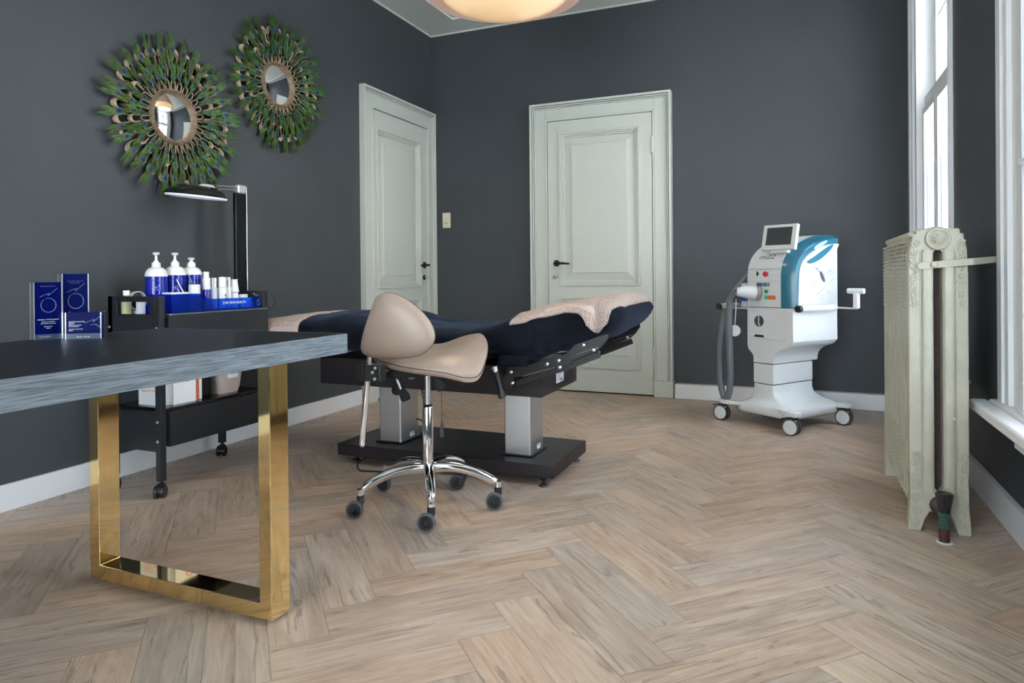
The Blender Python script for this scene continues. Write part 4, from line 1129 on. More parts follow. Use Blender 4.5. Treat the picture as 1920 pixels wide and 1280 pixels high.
# base: lofted so that it spreads towards the floor
b = MB(); rings = []
for (z, xl, xr, yf, yb, r_) in ((.254, -.118, .034, F0, .25, .012), (.215, -.118, .036, F0 - .001, .25, .014), (.185, -.122, .050, F0 - .006, .252, .02), (.165, -.132, .095, F0 - .018, .256, .03), (.150, -.150, .165, F0 - .045, .262, .045), (.138, -.175, .212, F0 - .078, .27, .06), (.126, -.20, .226, F0 - .092, .272, .07), (.088, -.205, .226, F0 - .09, .27, .07), (.075, -.195, .215, F0 - .08, .26, .065)):
    rings.append(rr((xl + xr) / 2, (yf + yb) / 2, (xr - xl) / 2, (yb - yf) / 2, min(r_, (xr - xl) / 2 - .001), z, 5))
b.ring_loft(rings); b.build('base_shell', WPLAST, mc, ang=60, **K)
b = MB(); b.box(-.05, .05, -.16, .1, .055, .08); b.build('underbody', BLACKM, mc, **K)
# front door of the cabinet
door_p = cat2([(-.158, .552), (-.105, .552)], 1) + [(.100, .536)] + cat2([(.100, .536), (.132, .545), (.142, .575), (.144, .70), (.135, .73), (.12, .736)], 3)[1:] + [(-.158, .736)]
b = MB(); b.prism(door_p, F0 - .004, F0 + .002, 'XZ'); b.build('front_panel', WPLAST, mc, bevel=.003, **K)
b = MB(); b.prism([(-.105, .553), (-.10, .568), (-.035, .568), (-.030, .553)], F0 - .0052, F0 - .003, 'XZ'); b.build('panel_slot', BLACKM, mc, **K)
b = MB(); b.lathe([(.0005, 0), (.036, 0), (.036, -.0012), (.0005, -.0012)], (-.068, F0 - .004, .655), 'Y', n=40, cap=False); b.build('logo_disc', SLATE, mc, **K)
b = MB(); b.tube([(-.069, F0 - .0058, .690), (-.069, F0 - .0058, .640), (-.066, F0 - .0058, .630), (-.056, F0 - .0058, .628)], lambda t: (.0008, .0042), n=8, smooth=4, flat=Vector((0, 1, 0)))
b.build('logo_stroke', WPLAST, mc, **K)
# head
PR = cat2([(-.145, .95), (-.133, 1.01), (-.10, 1.065), (-.04, 1.115), (.04, 1.155), (.15, 1.190), (.26, 1.207), (.325, 1.208)], 4)
prof = [(.30, .746), (-.145, .746)] + PR + [(.31, 1.16)]
b = LP(prof, -.160, .094); b.build('head_shell', WPLAST, mc, bevel=.002, **K)
def inset(P, d):
    out = []
    for i, (y, z) in enumerate(P):
        a = P[max(i - 1, 0)]; c = P[min(i + 1, len(P) - 1)]
        dy, dz = c[0] - a[0], c[1] - a[1]; l = math.hypot(dy, dz)
        out.append((y + dz / l * d, z - dy / l * d))
    return out
for sx in (1, -1):
    x0, x1 = (.094, .174) if sx > 0 else (-.160, -.176)
    A = prof; I1 = [(.30, .746), (-.112, .746)] + inset(PR, .030) + [(.31, 1.14)]
    Mid = [(.30, .746), (-.136, .746)] + inset(PR, .008) + [(.312, 1.155)]
    b = MB(); xm = x0 + (x1 - x0) * .55
    b.ring_loft([[Vector((x, y, z)) for y, z in P_] for x, P_ in ((x0 + .0002 * sx, A), (xm, Mid), (x1, I1))])
    b.build('teal_band', TEAL, mc, ang=40, **K)
    IN = [(.302, .748), (-.095, .748)] + inset(PR, .062) + [(.302, 1.11)]
    b = MB(); b.ring_loft([[Vector((x1 - .004 * sx, y, z)) for y, z in IN], [Vector((x1 + .006 * sx, y, z)) for y, z in inset(IN[1:-1], .0)[:0] + IN]])
    b.build('side_panel', mat('pearl_print_panel', (.50, .52, .54), .4), mc, bevel=.003, **K)
    if sx > 0:
        for k in range(3):
            off_ = .018 + .012 * k
            seg_ = inset(PR, off_)[9 + k:24 - 3 * k]
            v = MB(); v.tube([Vector((x1 - .012 + .012 * (k / 2), y, z)) for y, z in seg_], lambda t: (.0035, .0042 * math.sin(math.pi * min(max(t, .02), .98)) + .0006), n=8, flat=Vector((1, 0, 0)))
            v.build('vent_slit', TEALD if k != 1 else mat('pale_teal', (.25, .5, .6), .35), mc, **K)
        v = MB(); v.prism(cat2([(-.01, 1.03), (.07, 1.065), (.20, 1.125), (.26, 1.14), (.22, 1.10), (.12, 1.045), (.03, 1.018)], 5, True), x1 + .006, x1 + .0075, 'YZ'); v.build('leaf_recess', TEAL, mc, **K)
        v = MB(); v.prism(cat2([(.07, 1.118), (.12, 1.145), (.19, 1.165), (.20, 1.158), (.15, 1.128), (.09, 1.105)], 5, True), x1 - .008, x1 + .004, 'YZ'); v.build('handle_recess', mat('pale_blue_insert', (.32, .45, .52), .3), mc, **K)
        v = MB(); v.tube([(x1 + .0068, .075, .992), (x1 + .0068, .12, .966)], lambda t: (.0006, .0025), n=6, flat=Vector((1, 0, 0)))
        v.prism(cat2([(.12, .970), (.142, .962), (.166, .925), (.168, .902), (.152, .905), (.128, .93), (.118, .955)], 4, True), x1 + .0062, x1 + .0072, 'YZ'); v.build('spoon_print', SLATE, mc, **K)
        v = MB()
        rg = random.Random(5)
        for k in range(16):
            y = rg.uniform(.0, .2); z = rg.uniform(.78, .98); l = rg.uniform(.04, .11)
            y1_, z1_ = min(y + l, .295), z + l * .5
            v.tube([(x1 + .0064, y, z), (x1 + .0064, (y + y1_) / 2, (z + z1_) / 2), (x1 + .0064, y1_, z1_)], lambda t: (.0004, .0022 * math.sin(math.pi * min(max(t, .05), .95)) + .0002), n=6, flat=Vector((1, 0, 0)))
        v.build('feather_lines', mat('lilac_print', (.26, .30, .40), .4), mc, **K)
# seams on the front
b = MB()
for z in (.988, .908): b.box(-.150, .088, -.1462, -.1445 if z < .95 else -.139, z, z + .0015)
b.box(-.158, .092, -.1458, -.144, .744, .7465)
b.build('panel_seam', mat('seam_grey', (.25, .27, .28), .6), mc, **K)
b = MB(); b.ring_loft([[Vector((x, y - .001, z + .001)) for y, z in PR[5:24]] + [Vector((x, y + .001, z - .002)) for y, z in reversed(PR[5:24])] for x in (.072, .0735)]); b.build('panel_seam', mat('seam_grey', (.25, .27, .28), .6), mc, **K)
# model mark on the curved front
yA, zA = PR[7]; yB, zB = PR[9]
p0 = Vector((-.040, (yA + yB) / 2, (zA + zB) / 2)); up = Vector((0, yB - yA, zB - zA)).normalized(); nr = Vector((1, 0, 0)).cross(up)
text('model_mark', 'm22', .052, p0 + nr * .0035 + Vector((0, 0, -.004)), (1, 0, 0), up, SLATE, mc, extrude=.0004, shear=.25, local=True, sx=1.25)
# top rear mark and top panel
b = MB(); b.prism([(.05, 1.165), (.06, 1.170), (.17, 1.200), (.16, 1.194)], -.10, .05, 'YZ'); b.build('top_panel', mat('pale_grey_insert', (.6, .68, .72), .3), mc, **K)
# monitor
MM = Matrix.Translation((.045, -.085, 1.185)) @ Matrix.Rotation(R(4), 4, 'Z') @ Matrix.Rotation(R(-13), 4, 'X')
b = MB(); b.box(-.118, .118, -.013, .016, -.082, .082, MM); mon = b.build('monitor', GPLAST, mc, bevel=.005, seg=3, **K)
b = MB(); b.box(-.088, .088, -.0145, -.0125, -.052, .062, MM); b.build('screen', mat('lcd_dark', (.045, .055, .06), .25, bump=.02), mon, **K)
b = MB(); b.box(-.06, .06, 0, .06, -.10, -.04, MM); b.build('monitor_mount', GPLAST, mc, bevel=.005, **K)
# controls
b = MB(); b.lathe([(.024, 0), (.024, -.002), (.018, -.003)], (-.012, -.145, .955), 'Y', n=28); b.build('knob_ring', GPLAST, mc, **K)
b = MB(); b.lathe([(.017, -.003), (.018, -.012), (.015, -.018), (.001, -.019)], (-.012, -.145, .955), 'Y', n=28); b.build('emergency_knob', mat('red_knob', (.5, .03, .04), .35), mc, **K)
b = MB(); b.prism([(-.085, .975), (-.066, .958), (-.085, .94)], -.150, -.145, 'XZ'); b.build('key_switch', BLACKM, mc, bevel=.001, **K)
b = MB(); b.box(-.085, .010, -.1475, -.144, .878, .900); dsp = b.build('card_slot', mat('slot_blue', (.06, .10, .17), .25), mc, **K)
b = MB(); b.box(-.045, -.030, -.149, -.1474, .880, .898).box(-.012, .006, -.149, -.1474, .880, .898); b.build('slot_mark', mat('slot_light', (.16, .24, .32), .3), dsp, **K)
b = MB(); b.lathe([(.023, 0), (.023, -.003), (.018, -.003), (.001, -.003)], (-.012, -.145, .845), 'Y', n=28); b.build('button_ring', WPLAST, mc, **K)
b = MB(); b.lathe([(.013, -.003), (.012, -.008), (.001, -.009)], (-.012, -.145, .845), 'Y', n=24); b.build('green_button', mat('green_button', (.02, .22, .10), .3), mc, **K)
b = MB(); b.box(-.028, -.006, -.1462, -.1448, .795, .820); b.build('sticker_green', mat('teal_sticker', (.05, .38, .32), .5), mc, **K)
b = MB(); b.box(-.006, .055, -.1462, -.1448, .795, .820); b.build('sticker_orange', mat('orange_sticker', (.60, .15, .05), .5), mc, **K)
# applicator plugged into the front + hose loop
b = MB(); Am = Matrix.Identity(3)
o_ = Vector((-.075, -.145, .835))
ax = Vector((-.50, -.86, .07)).normalized()
def conep(L_): return [o_ + ax * l for l in L_]
b.tube(conep((0, .012, .024)), lambda t: .047, n=28); b.build('socket_ring', mat('taupe_ring', (.30, .26, .24), .35), mc, **K)
b = MB(); b.tube([o_ + ax * .022, o_ + ax * .05, o_ + ax * .09 + Vector((0, 0, .002)), o_ + ax * .115, o_ + ax * .13 + Vector((-.008, 0, 0))], lambda t: .046 - .019 * t ** 1.3, n=24, smooth=4); ap = b.build('applicator_plug', WPLAST, mc, **K)
b = MB()
for l, dz in ((.055, .0), (.105, -.002)):
    q = o_ + ax * l; r_ = .04 - .022 * (l / .16); n_ = Vector((.35, -.55, 0)).normalized(); b.sphere(q + Vector((.15, -.98, 0)).normalized() * (r_ - .004), .004)
b.build('screw_dots', BLACKM, ap, **K)
hp = [o_ + ax * .125 + Vector((-.008, 0, 0)), (-.185, -.26, .815), (-.205, -.265, .76), (-.212, -.262, .62), (-.208, -.26, .45), (-.205, -.26, .30), (-.220, -.255, .195), (-.262, -.24, .135), (-.315, -.22, .19), (-.345, -.20, .30), (-.360, -.18, .45), (-.368, -.15, .60), (-.372, -.10, .74), (-.335, -.03, .87), (-.275, .02, .97), (-.23, .05, 1.02)]
b = MB(); b.tube([Vector(p) for p in hp], .0205, n=18, smooth=8); b.build('umbilical_hose', HOSE, mc, **K)
b = MB(); b.tube([(-.262, .028, .99), (-.225, .055, 1.025), (-.175, .09, 1.06)], lambda t: .026 - .004 * t, n=18, smooth=4); b.build('handpiece', WPLAST, mc, **K)
# left handle, shelf and box, hanging disc
b = MB(); b.cyl((-.345, -.20, .742), (-.345, -.02, .742), .021, n=24).tube([(-.345, -.03, .742), (-.33, .02, .735), (-.26, .04, .73)], .01, n=10, smooth=4); b.build('left_handle', WPLAST, mc, bevel=.003, **K)
b = MB(); b.cyl((-.345, -.214, .742), (-.345, -.199, .742), .0215, n=24); b.build('handle_cap', BLACKM, mc, bevel=.003, **K)
b = MB(); b.box(-.31, -.165, -.08, .16, .724, .732); b.build('side_shelf', WPLAST, mc, **K)
for nm, lb, z0, z1, mt__ in (('side_tray_box', None, .735, .90, GPLAST),):
    b = MB(); b.box(-.285, -.19, -.06, .05, .734, .895); sb_ = b.build('gel_box', mat('pale_box', (.55, .62, .72), .4), mc, bevel=.003, **K)
    b = MB(); b.box(-.286, -.189, -.0615, .051, .775, .86); b.build('box_band', mat('blue_band', (.02, .10, .42), .4), sb_, **K)
b = MB(); b.tube([(-.185, -.225, .80), (-.182, -.232, .72), (-.188, -.235, .63)], .0028, n=8, smooth=4); b.build('disc_cord', WPLAST, mc, **K)
b = MB(); q = Vector((-.190, -.235, .59)); dd = Vector((.45, -.89, 0)).normalized(); b.cyl(q - dd * .006, q + dd * .006, .037, n=32); b.build('hanging_disc', WPLAST, mc, bevel=.003, **K)
# right handle and bracket
b = MB(); b.cyl((.215, -.125, .742), (.215, .20, .742), .021, n=24); b.cyl((.215, .20, .742), (.215, .215, .742), .024, n=20); b.build('right_handle', WPLAST, mc, bevel=.003, **K)
b = MB(); b.cyl((.215, -.153, .742), (.215, -.124, .742), .0215, n=24); b.build('handle_cap', BLACKM, mc, bevel=.004, **K)
b = MB(); b.tube([(.214, .21, .742), (.24, .24, .738), (.30, .27, .736), (.335, .27, .737)], .006, n=10, smooth=4); b.box(.17, .215, .19, .21, .735, .75)
b.box(.312, .342, .255, .285, .737, .835); b.build('holder_arm', WPLAST, mc, bevel=.004, **K)
b = MB(); d_ = Vector((1, .15, 0)).normalized(); q = Vector((.325, .27, .845)); b.cyl(q - d_ * .045, q + d_ * .05, .018, n=20); b.build('holder_rest', WPLAST, mc, bevel=.004, **K)
b = MB(); b.cyl(q - d_ * .052, q - d_ * .044, .0175, n=20); b.build('rest_cap', GPLAST, mc, bevel=.003, **K)
# ------------------------------------------------------------------ cast-iron radiator
rd = thing('radiator', 'tall cream cast-iron radiator with scroll ornament, right of the machine', 'radiator', (3.52, -2.05, 0))
IRON = mat('cream_radiator_enamel', (0.39, 0.375, 0.295), 0.38, bump=.25, bscale=45, var=.08, vscale=12)
IROND = mat('cream_radiator_relief', (0.50, 0.48, 0.39), 0.40, bump=1.0, bscale=70, var=.10, vscale=30)
RUST = mat('rusty_brown_iron', (.045, .026, .020), .6, var=.4, vscale=30)
RX0, RX1 = 3.427, 3.617; RC = (RX0 + RX1) / 2
NS = 13; PIT = (2.425 - 1.625) / NS
def section_mesh(y, end):
    b = MB(); y0, y1 = y, y + PIT * .84
    zb = .0 if end else .075
    # outline with ornate top corners and legs, slot in the middle
    def ring(inset_, yy, w=1.0):
        P_ = []
        xl, xr = RX0 + inset_, RX1 - inset_
        zt = 1.118 - inset_
        out = [(xl, .30), (xl, .95), (xl + .004, 1.045), (xl + .016, 1.088), (xl + .03, 1.108), (xl + .045, zt), (RC - .05, zt), (RC, zt + .012), (RC + .05, zt),
               (xr - .045, zt), (xr - .03, 1.108), (xr - .016, 1.088), (xr - .004, 1.045), (xr, .95), (xr, .30)]
        if end: out += [(xr + .002, .12), (xr + .008, .0), (xr - .035, .0), (xr - .05, .05), (RC + .03, .085), (RC - .03, .085), (xl + .05, .05), (xl + .035, .0), (xl - .008, .0), (xl - .002, .12)]
        else: out += [(xr, .10), (xr - .03, .075), (xl + .03, .075), (xl, .10)]
        return [Vector((x, yy, z)) for x, z in out]
    rings = [ring(.010, y0), ring(.002, y0 + .006), ring(0, y0 + .014), ring(0, y1 - .014), ring(.002, y1 - .006), ring(.010, y1)]
    return b, rings, y0, y1
for i in range(NS):
    y = -2.425 + i * PIT; end = i in (0, NS - 1)
    if i == 0:
        # front section: built of two columns with a real slot, cheeks and end blocks
        b = MB(); y1 = y + PIT * .93
        sl0, sl1 = RC - .014, RC + .014
        left = [(RX0 + .002, .12), (RX0, .30), (RX0, .95), (RX0 + .004, 1.045), (RX0 + .014, 1.088), (RX0 + .03, 1.108), (RX0 + .045, 1.118), (RC - .03, 1.118), (RC, 1.127)]
        right_ = [(2 * RC - x, z) for x, z in reversed(left)][1:]
        legs = [(RX1 + .006, .0), (RX1 - .037, .0), (RX1 - .05, .045), (RC + .03, .075), (RC - .03, .075), (RX0 + .05, .045), (RX0 + .037, .0), (RX0 - .006, .0)]
        outer = left + right_ + legs
        slot = [(sl0, .165), (RC, .142), (sl1, .165), (sl1, 1.03), (RC, 1.052), (sl0, 1.03)]
        # bridge polygon (keyhole) so the slot is open
        oi = outer.index(left[-1])
        key = outer[:oi + 1] + [slot[4], slot[3], slot[2], slot[1], slot[0], slot[5], slot[4]] + outer[oi:]
        for (yy0, yy1) in ((y, y1),):
            f0 = [b.bm.verts.new((x, yy0, z)) for x, z in outer]; f1 = [b.bm.verts.new((x, yy1, z)) for x, z in outer]
            s0_ = [b.bm.verts.new((x, yy0, z)) for x, z in slot]; s1_ = [b.bm.verts.new((x, yy1, z)) for x, z in slot]
            n = len(outer)
            for k in range(n): b.bm.faces.new((f0[k], f0[(k + 1) % n], f1[(k + 1) % n], f1[k]))
            n = len(slot)
            for k in range(n): b.bm.faces.new((s0_[k], s1_[k], s1_[(k + 1) % n], s0_[(k + 1) % n]))
            for F_, S_ in ((f0, s0_), (f1, s1_)):
                e = []
                for L2 in (F_, S_):
                    for k in range(len(L2)):
                        ed = b.bm.edges.get((L2[k], L2[(k + 1) % len(L2)])); e.append(ed)
                bmesh.ops.triangle_fill(b.bm, edges=e, use_beauty=True)
        sec = b.build('section', IRON, rd, bevel=.006, seg=3, ang=30)
        t = MB(); t.box(RC - .018, RC + .018, y1 - .008, y1 - .004, .12, 1.07); t.build('inner_web', RUST, sec)
        # two water tubes either side of the slot
        for cx in (RC - .034, RC + .034):
            t = MB(); t.tube([(cx, y - .001, .15), (cx, y - .004, .19), (cx, y - .004, 1.0), (cx, y - .001, 1.04)], lambda t: (.018, .008), n=14, flat=Vector((1, 0, 0))); t.build('water_column', IRON, sec)
        t = MB()
        for cx in (RX0 + .039, RX1 - .039): t.tube([(cx, y - .001, .12), (cx, y - .001, 1.03)], .0022, n=8)
        t.build('bead', IRON, sec)
        # rosette
        t = MB(); t.lathe([(.001, -.020), (.010, -.021), (.017, -.016), (.024, -.008), (.026, -.006), (.032, -.008), (.034, -.012), (.038, -.012), (.041, -.004), (.042, 0)], (RC, y, 1.085 - .004), 'Y', n=36)
        for k in range(8):
            a = k * math.pi / 4; t.tube([(RC + .005 * math.cos(a), y - .021, 1.081 + .005 * math.sin(a)), (RC + .012 * math.cos(a + .3), y - .021, 1.081 + .012 * math.sin(a + .3)), (RC + .020 * math.cos(a + .2), y - .013, 1.081 + .020 * math.sin(a + .2))], lambda t: .0038 * (1 - .5 * t), n=7, smooth=3)
        t.build('rosette', IRON, sec, ang=50)
        # scroll relief on both cheeks
        rg = random.Random(2)
        def scroll(t, cx, cz, r0, turns, a0, sgn, tail):
            pts = []
            for k in range(26):
                u = k / 25; a = a0 + sgn * turns * 2 * math.pi * u; rr_ = r0 * (1 - u * .88)
                pts.append((cx + rr_ * math.cos(a), y - .0015, cz + rr_ * math.sin(a)))
            t.tube(pts, lambda u: .0040 * (1 - .3 * u), n=6)
            if tail:
                x0_, z0_ = pts[0][0], pts[0][2]
                t.tube([(x0_, y - .0015, z0_), (x0_ - sgn * .004, y - .002, z0_ + tail * .5), (cx, y - .0015, z0_ + tail)], lambda u: .0038 * (1 - .6 * u), n=6, smooth=5)
        for side, cx in ((1, RX0 + .020), (-1, RX1 - .020)):
            t = MB()
            spec_ = [(1.065, .013, 1.4, .02), (1.03, .012, 1.3, -.04), (.985, .014, 1.5, .045), (.94, .013, 1.4, -.05), (.905, .011, 1.2, .03), (.875, .013, 1.5, .04), (.85, .009, 1.3, -.03),
                     (.285, .014, 1.6, -.05), (.245, .012, 1.3, .04), (.205, .015, 1.5, -.05), (.165, .013, 1.4, .04), (.125, .016, 1.7, -.04), (.075, .014, 1.3, .03), (.04, .012, 1.2, -.02)]
            for k, (cz, r0, tn, tail) in enumerate(spec_):
                scroll(t, cx + rg.uniform(-.001, .001), cz, r0 * .92, tn, rg.uniform(0, 6.28), 1 if k % 2 else -1, tail)
            for k in range(60):
                cz = rg.choice([rg.uniform(.83, 1.07), rg.uniform(.02, .30)]); xx = cx + rg.uniform(-.010, .010); ll = rg.uniform(.006, .012); a = rg.uniform(.6, 2.4)
                t.tube([(xx, y - .001, cz), (xx + ll * .4 * math.cos(a + .5), y - .002, cz + ll * .4 * math.sin(a + .5)), (xx + ll * math.cos(a), y - .001, cz + ll * math.sin(a))], lambda u: .0030, n=5, smooth=2)
            t.build('scroll_relief', IRON, sec)
        t = MB()
        for sx in (-1, 1):
            for (dx, dz, r_) in ((.060, 1.108, .012), (.074, 1.092, .010), (.082, 1.070, .008), (.042, 1.112, .009)): t.sphere((RC + sx * dx, y + .012, dz), r_, 12, 8)
        t.build('corner_acanthus', IRON, sec)
        t = MB(); t.lathe([(.001, -.006), (.006, -.005), (.009, 0)], (RC + .045, y - .006, .425), 'Y', n=16); t.build('air_plug', IRON, sec)
    else:
        b, rings, y0, y1 = section_mesh(y, end)
        b.ring_loft(rings)
        t = b
        rg = random.Random(i)
        # beads down the visible cheek at top and foot
        for k in range(17):
            z = 1.07 - k * .0165
            t.tube([(RX0 + .003 + .0006 * k / 17, y0 + PIT * .12, z), (RX0 - .0015, y0 + PIT * .45, z + .004), (RX0 + .003, y0 + PIT * .8, z - .003)], .0032, n=5, smooth=2)
        for k in range(15):
            z = .10 + k * .0155
            t.tube([(RX0 + .003, y0 + PIT * .12, z), (RX0 - .0015, y0 + PIT * .45, z + .004), (RX0 + .003, y0 + PIT * .8, z - .003)], .0028, n=5, smooth=2)
        t.sphere((RX0 + .02, y0 + PIT * .45, 1.100), .014, 10, 6)
        t.sphere((RX0 + .045, y0 + PIT * .45, 1.112), .010, 10, 6)
        b.build('section', IRON, rd, ang=45)
# valve
b = MB(); vx, vy = 3.522, -2.515
b.lathe([(.030, 0), (.034, -.01), (.03, -.03), (.018, -.034)], (RC, -2.425, .105), 'Y', n=28); b.build('union_nut', RUST, rd)
b = MB(); b.cyl((vx, vy, 0), (vx, vy, .055), .0175).cyl((RC, -2.455, .105), (vx, vy, .09), .013); b.build('supply_pipe', mat('dark_red_pipe', (.05, .014, .012), .4), rd)
b = MB(); b.lathe([(.018, .05), (.0235, .055), (.0235, .068), (.019, .072), (.017, .09), (.021, .094), (.021, .104), (.016, .108)], (vx, vy, 0), n=10); b.build('valve_body', mat('verdigris_brass', (.045, .07, .06), .45, metal=.3, col2=(.025, .11, .085), vscale=40), rd, smooth=False)
b = MB(); pr = []
rings = []
for r_, z in ((.017, .107), (.020, .125), (.0265, .165), (.027, .172), (.022, .176), (.008, .175)):
    rings.append([Vector((vx + r_ * (1 + .06 * (k % 2)) * math.cos(2 * math.pi * k / 24), vy + r_ * (1 + .06 * (k % 2)) * math.sin(2 * math.pi * k / 24), z)) for k in range(24)])
b.ring_loft(rings); b.build('valve_knob', BLACK, rd)
b = MB(); b.lathe([(.026, 0), (.026, .003), (.019, .004)], (vx, vy, 0), n=24); b.build('floor_collar', GPLAST, rd)
# stay bar to the window casing
b = MB(); A = Vector((3.463, -2.438, .982)); B_ = Vector((3.722, -2.325, 1.002)); d = (B_ - A); n_ = Vector((-d.y, d.x, 0)).normalized() * -1
hh = Vector((0, 0, .0125))
prof_ = [A + d.normalized() * (-.010 * math.cos(a)) + Vector((0, 0, .0125 * math.sin(a))) for a in [R(q) for q in range(-80, 81, 20)]]
prof_ = prof_ + [B_ + hh * .9, B_ - hh * .9]
MIDP = Vector((3.628, -2.441, .996)); up_ = Vector((0, 0, .0125))
A = Vector((3.463, -2.441, .982)); B_ = Vector((3.722, -2.332, 1.004))
pth = [A + Vector((-.008, 0, 0)), A, MIDP, MIDP + Vector((.004, .003, 0)), B_]
hw_ = [.006, .0125, .0125, .0125, .0115]
rg_ = []
for p_, h_ in zip(pth, hw_):
    rg_.append([p_ + Vector((0, -.002, -h_)), p_ + Vector((0, .002, -h_)), p_ + Vector((0, .002, h_)), p_ + Vector((0, -.002, h_))])
b.ring_loft(rg_); b.build('stay_bar', IRON, rd, bevel=.0008)
b = MB(); q = Vector((3.507, -2.443, .986)); b.sphere(q - Vector((0, .003, 0)), .0125, 16, 10, (1, .6, 1)); b.build('stay_bolt', IRON, rd)

# ------------------------------------------------------------------ peacock feather mirrors
def feather_mat():
    mt = bpy.data.materials.new('peacock_feather'); mt.use_nodes = True
    N = mt.node_tree.nodes; L = mt.node_tree.links; b = N['Principled BSDF']
    at = N.new('ShaderNodeAttribute'); at.attribute_name = 'tint'
    oi = N.new('ShaderNodeObjectInfo'); hv = N.new('ShaderNodeHueSaturation')
    mr = N.new('ShaderNodeMapRange'); mr.inputs[3].default_value = 1.0; mr.inputs[4].default_value = 2.0
    L.new(oi.outputs['Random'], mr.inputs[0]); L.new(mr.outputs[0], hv.inputs['Value']); L.new(at.outputs['Color'], hv.inputs['Color'])
    L.new(hv.outputs[0], b.inputs['Base Color']); b.inputs['Roughness'].default_value = .45; b.inputs['Metallic'].default_value = 0
    return mt
FEA = feather_mat()
WICK = mat('woven_tan_cane', (.40, .28, .19), .8, bump=.8, bscale=120, col2=(.58, .43, .32), vscale=90)
FRAMEM = mat('antique_gold_wood', (.22, .15, .09), .4, bump=.3, bscale=60, var=.35, vscale=40)
def feather_mesh(seed, Lg, W):
    """feather grows along +z from the root, eye near z = .62 L, lies in the y-z plane, x = outwards"""
    rg = random.Random(seed); bm = bmesh.new(); cl = bm.loops.layers.color.new('tint')
    def strip(pts, w, cols):
        vs = []
        for i, p in enumerate(pts):
            q = pts[min(i + 1, len(pts) - 1)]; o = pts[max(i - 1, 0)]
            d = (Vector(q) - Vector(o)); s = Vector((0, -d.z, d.y)); s = s.normalized() if s.length > 1e-9 else Vector((0, 1, 0))
            ww = w[i]
            vs.append((bm.verts.new(Vector(p) + s * ww), bm.verts.new(Vector(p) - s * ww)))
        for i in range(len(pts) - 1):
            f = bm.faces.new((vs[i][0], vs[i + 1][0], vs[i + 1][1], vs[i][1]))
            for lp, k in zip(f.loops, (i, i + 1, i + 1, i)): lp[cl] = (*cols[k], 1)
    G1, G2, G3, BR = (.10, .22, .03), (.27, .38, .09), (.03, .30, .12), (.17, .13, .05)
    # rachis
    strip([(0, 0, 0), (.006, 0, Lg * .3), (.006, 0, Lg * .85)], [.0012, .0012, .0006], [(.2, .16, .08)] * 3)
    nb = 64
    for i in range(nb):
        u = i / (nb - 1)
        for s in (-1, 1):
            z0 = Lg * (.08 + .52 * u)
            ln = W * (.40 + .75 * u) * rg.uniform(.8, 1.15)
            if u > .6: ln = W * rg.uniform(1.1, 2.2)
            a = R(34 - 20 * u + rg.uniform(-9, 9))
            cz, cy = math.cos(a), math.sin(a)
            x0 = .004 + rg.uniform(0, .006)
            P_ = []
            for k in range(5):
                t = k / 4; bend = .25 * t * t
                P_.append((x0 + .006 * math.sin(t * 2) + rg.uniform(-.001, .001), s * ln * t * (cy * (1 - bend)), z0 + ln * t * (cz + bend)))
            c0 = rg.choice([G1, G2, G3, G1, G2]); c1 = rg.choice([G1, G3, BR, G2])
            strip(P_, [.0022, .0026, .0022, .0016, .0004], [c0, c0, c1, c1, BR if rg.random() < .4 else c1])
    # eye discs
    ez = Lg * .46
    k0 = W / .034
    # downy web behind the eye
    web = [(0, .06), (.5, .20), (.85, .36), (1, .50), (.85, .66), (.45, .80), (0, .90), (-.45, .80), (-.85, .66), (-1, .50), (-.85, .36), (-.5, .20)]
    wv = [bm.verts.new((.009 + .003 * abs(a_), a_ * W * .50, Lg * z_)) for a_, z_ in web]
    wc = bm.verts.new((.012, 0, ez))
    for i in range(len(wv)):
        f = bm.faces.new((wc, wv[i], wv[(i + 1) % len(wv)]))
        for lp in f.loops: lp[cl] = ((.10, .22, .04, 1) if lp.vert is wc else (.05, .13, .025, 1))
    for (rx_, rz_, dz, x, col) in ((.0195, .030, .004, .0125, (.16, .36, .08)), (.0165, .026, .005, .0132, (.24, .17, .09)), (.0140, .0175, -.001, .0139, (.03, .34, .28)), (.0118, .0145, -.001, .0146, (.008, .15, .42)), (.0070, .0090, .001, .0153, (.008, .008, .07))):
        n = 18; k_ = W / .034
        ctr = bm.verts.new((x + .001, 0, ez + dz))
        ring = []
        for i in range(n):
            a = 2 * math.pi * i / n; rr_ = 1 + .0 * a
            pt = 1 + (.35 if math.sin(a) < 0 else 0) * abs(math.sin(a))
            ring.append(bm.verts.new((x, k_ * rx_ * math.cos(a), ez + dz + k_ * rz_ * math.sin(a) * pt)))
        for i in range(n):
            f = bm.faces.new((ctr, ring[i], ring[(i + 1) % n]))
            for lp in f.loops: lp[cl] = (*col, 1)
    me = bpy.data.meshes.new('feather'); bm.to_mesh(me); bm.free(); me.materials.append(FEA); return me
FM = [[feather_mesh(10 * k + j, Lg, W) for j in range(3)] for k, (Lg, W) in enumerate(((.110, .024), (.112, .024), (.150, .033)))]
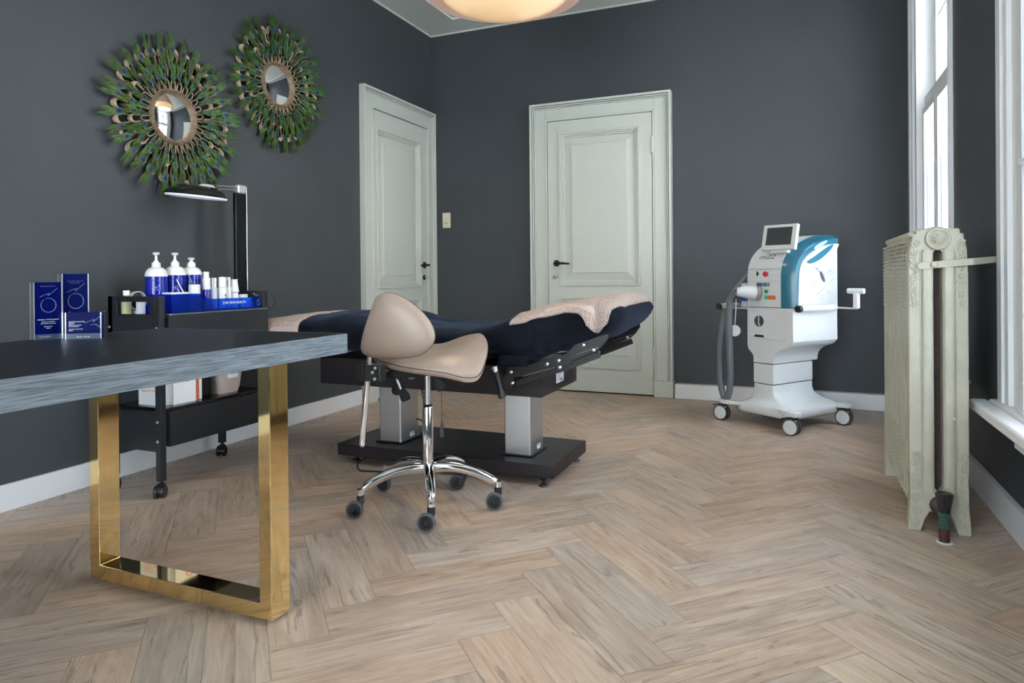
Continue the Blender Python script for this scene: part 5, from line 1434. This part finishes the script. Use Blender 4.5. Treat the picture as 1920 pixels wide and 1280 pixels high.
def mirror(label, cy, cz, rr_, seed, RO, glass_r=.1225):
    t = thing('feather_mirror', label, 'mirror', (0.0, cy, cz), 0, 'round mirrors with peacock feathers on the left wall')
    rg = random.Random(seed)
    MIRR = mat('mirror_silver', (.92, .93, .93), .015, metal=1.0)
    b = MB(); pr = [(.0005, .026)] + [(glass_r * k / 12, .026 - .013 * (k / 12) ** 2) for k in range(1, 13)]
    b.lathe(pr, (0, 0, 0), 'X', n=56, cap=True); b.build('mirror_glass', MIRR, t, ang=60, **K)
    b = MB(); b.lathe([(glass_r - .002, .013), (glass_r, .021), (glass_r + .003, .024), (glass_r + .005, .021), (glass_r + .0055, .025), (glass_r + .010, .030), (glass_r + .016, .030), (glass_r + .020, .026), (glass_r + .0205, .022), (glass_r + .024, .021), (glass_r + .026, .016), (glass_r + .026, .0)], (0, 0, 0), 'X', n=72, cap=False)
    fr = b.build('frame', FRAMEM, t, ang=40, **K)
    b = MB(); n = 64; rb = glass_r + .013
    for i in range(n):
        a = 2 * math.pi * i / n; a2 = a + .075
        b.tube([(.029, (rb - .005) * math.cos(a), (rb - .007) * math.sin(a)), (.0335, rb * math.cos(a + .035), rb * math.sin(a + .035)), (.029, (rb + .005) * math.cos(a2), (rb + .007) * math.sin(a2))], .0028, n=6, smooth=2)
    b.build('rope_beading', FRAMEM, fr, **K)
    # cane petals in three rings with flat black shapes inside
    cane, infill = MB(), MB()
    for ring, (r0, r1, n, w, xo) in enumerate(((.140, .198, 28, .0128, .012), (.207, .262, 28, .0175, .013), (.272, .338, 28, .0225, .014))):
        for i in range(n):
            a = 2 * math.pi * i / n
            ca, sa = math.cos(a), math.sin(a)
            def P(r, s, x=xo): return Vector((x, r * ca - s * sa, r * sa + s * ca))
            arch = [(r0 - .004, -w * .8), (r0 + (r1 - r0) * .6, -w), (r1 - .006, -w * .62), (r1, 0), (r1 - .006, w * .62), (r0 + (r1 - r0) * .6, w), (r0 - .004, w * .8)]
            cane.tube([P(r, s) for r, s in arch], lambda t: (.003 + (.006 if ring else .001) * math.sin(math.pi * t), .0035), n=6, smooth=3)
            if ring:
                tk = .013 + .006 * (ring - 1)
                cr_ = cat2([(r0 + (r1 - r0) * .55, -w), (r1 - .008, -w * .72), (r1 - .002, 0), (r1 - .008, w * .72), (r0 + (r1 - r0) * .55, w)], 3) + list(reversed(cat2([(r0 + (r1 - r0) * .65, -w - .004), (r1 + tk * .3, -w * .9), (r1 + tk, 0), (r1 + tk * .3, w * .9), (r0 + (r1 - r0) * .65, w + .004)], 3)))
                cane.ring_loft([[P(r, s, x_) for r, s in cr_] for x_ in (.010, .028)])
            infill.ring_loft([[P(r, s * .95, x_) for r, s in arch] for x_ in (.004, .012)])
    cane.build('cane_petals', WICK, t, ang=60, **K)
    infill.build('black_petals', mat('petal_black', (.006, .006, .006), .95), t, **K)
    # feathers: 96 parts sharing nine meshes
    for ring, (r0, n, x, tl) in enumerate(((.160, 28, .024, .30), (.212, 28, .028, .22), (.268, 32, .026, .12))):
        for i in range(n):
            a = 2 * math.pi * (i + .5 + rg.uniform(-.10, .10)) / n
            o = bpy.data.objects.new('feather', FM[ring][rg.randrange(3)]); C.objects.link(o); o.parent = t
            o.location = (x + rg.uniform(-.004, .006), r0 * math.cos(a), r0 * math.sin(a))
            tilt = R(-3 + rg.uniform(-3, 6)) - tl * .12
            droop = R(10) * (-math.cos(a)) * (.6 if ring == 2 else .2)
            o.rotation_euler = Matrix.Rotation(a - math.pi / 2 + rg.uniform(-.22, .22) + droop, 3, 'X').to_euler() 
            o.rotation_euler.rotate_axis('Y', -tilt)
            s = rg.uniform(.9, 1.14) * (RO / .41) ; o.scale = (1, s, s)
    return t
mirror('round convex mirror in peacock feathers, lower left one nearer the trolley lamp', -2.715, 1.812, 1, 4, .425)
mirror('round convex mirror in peacock feathers, upper right one nearer the corner door', -1.930, 2.182, 1, 9, .405)
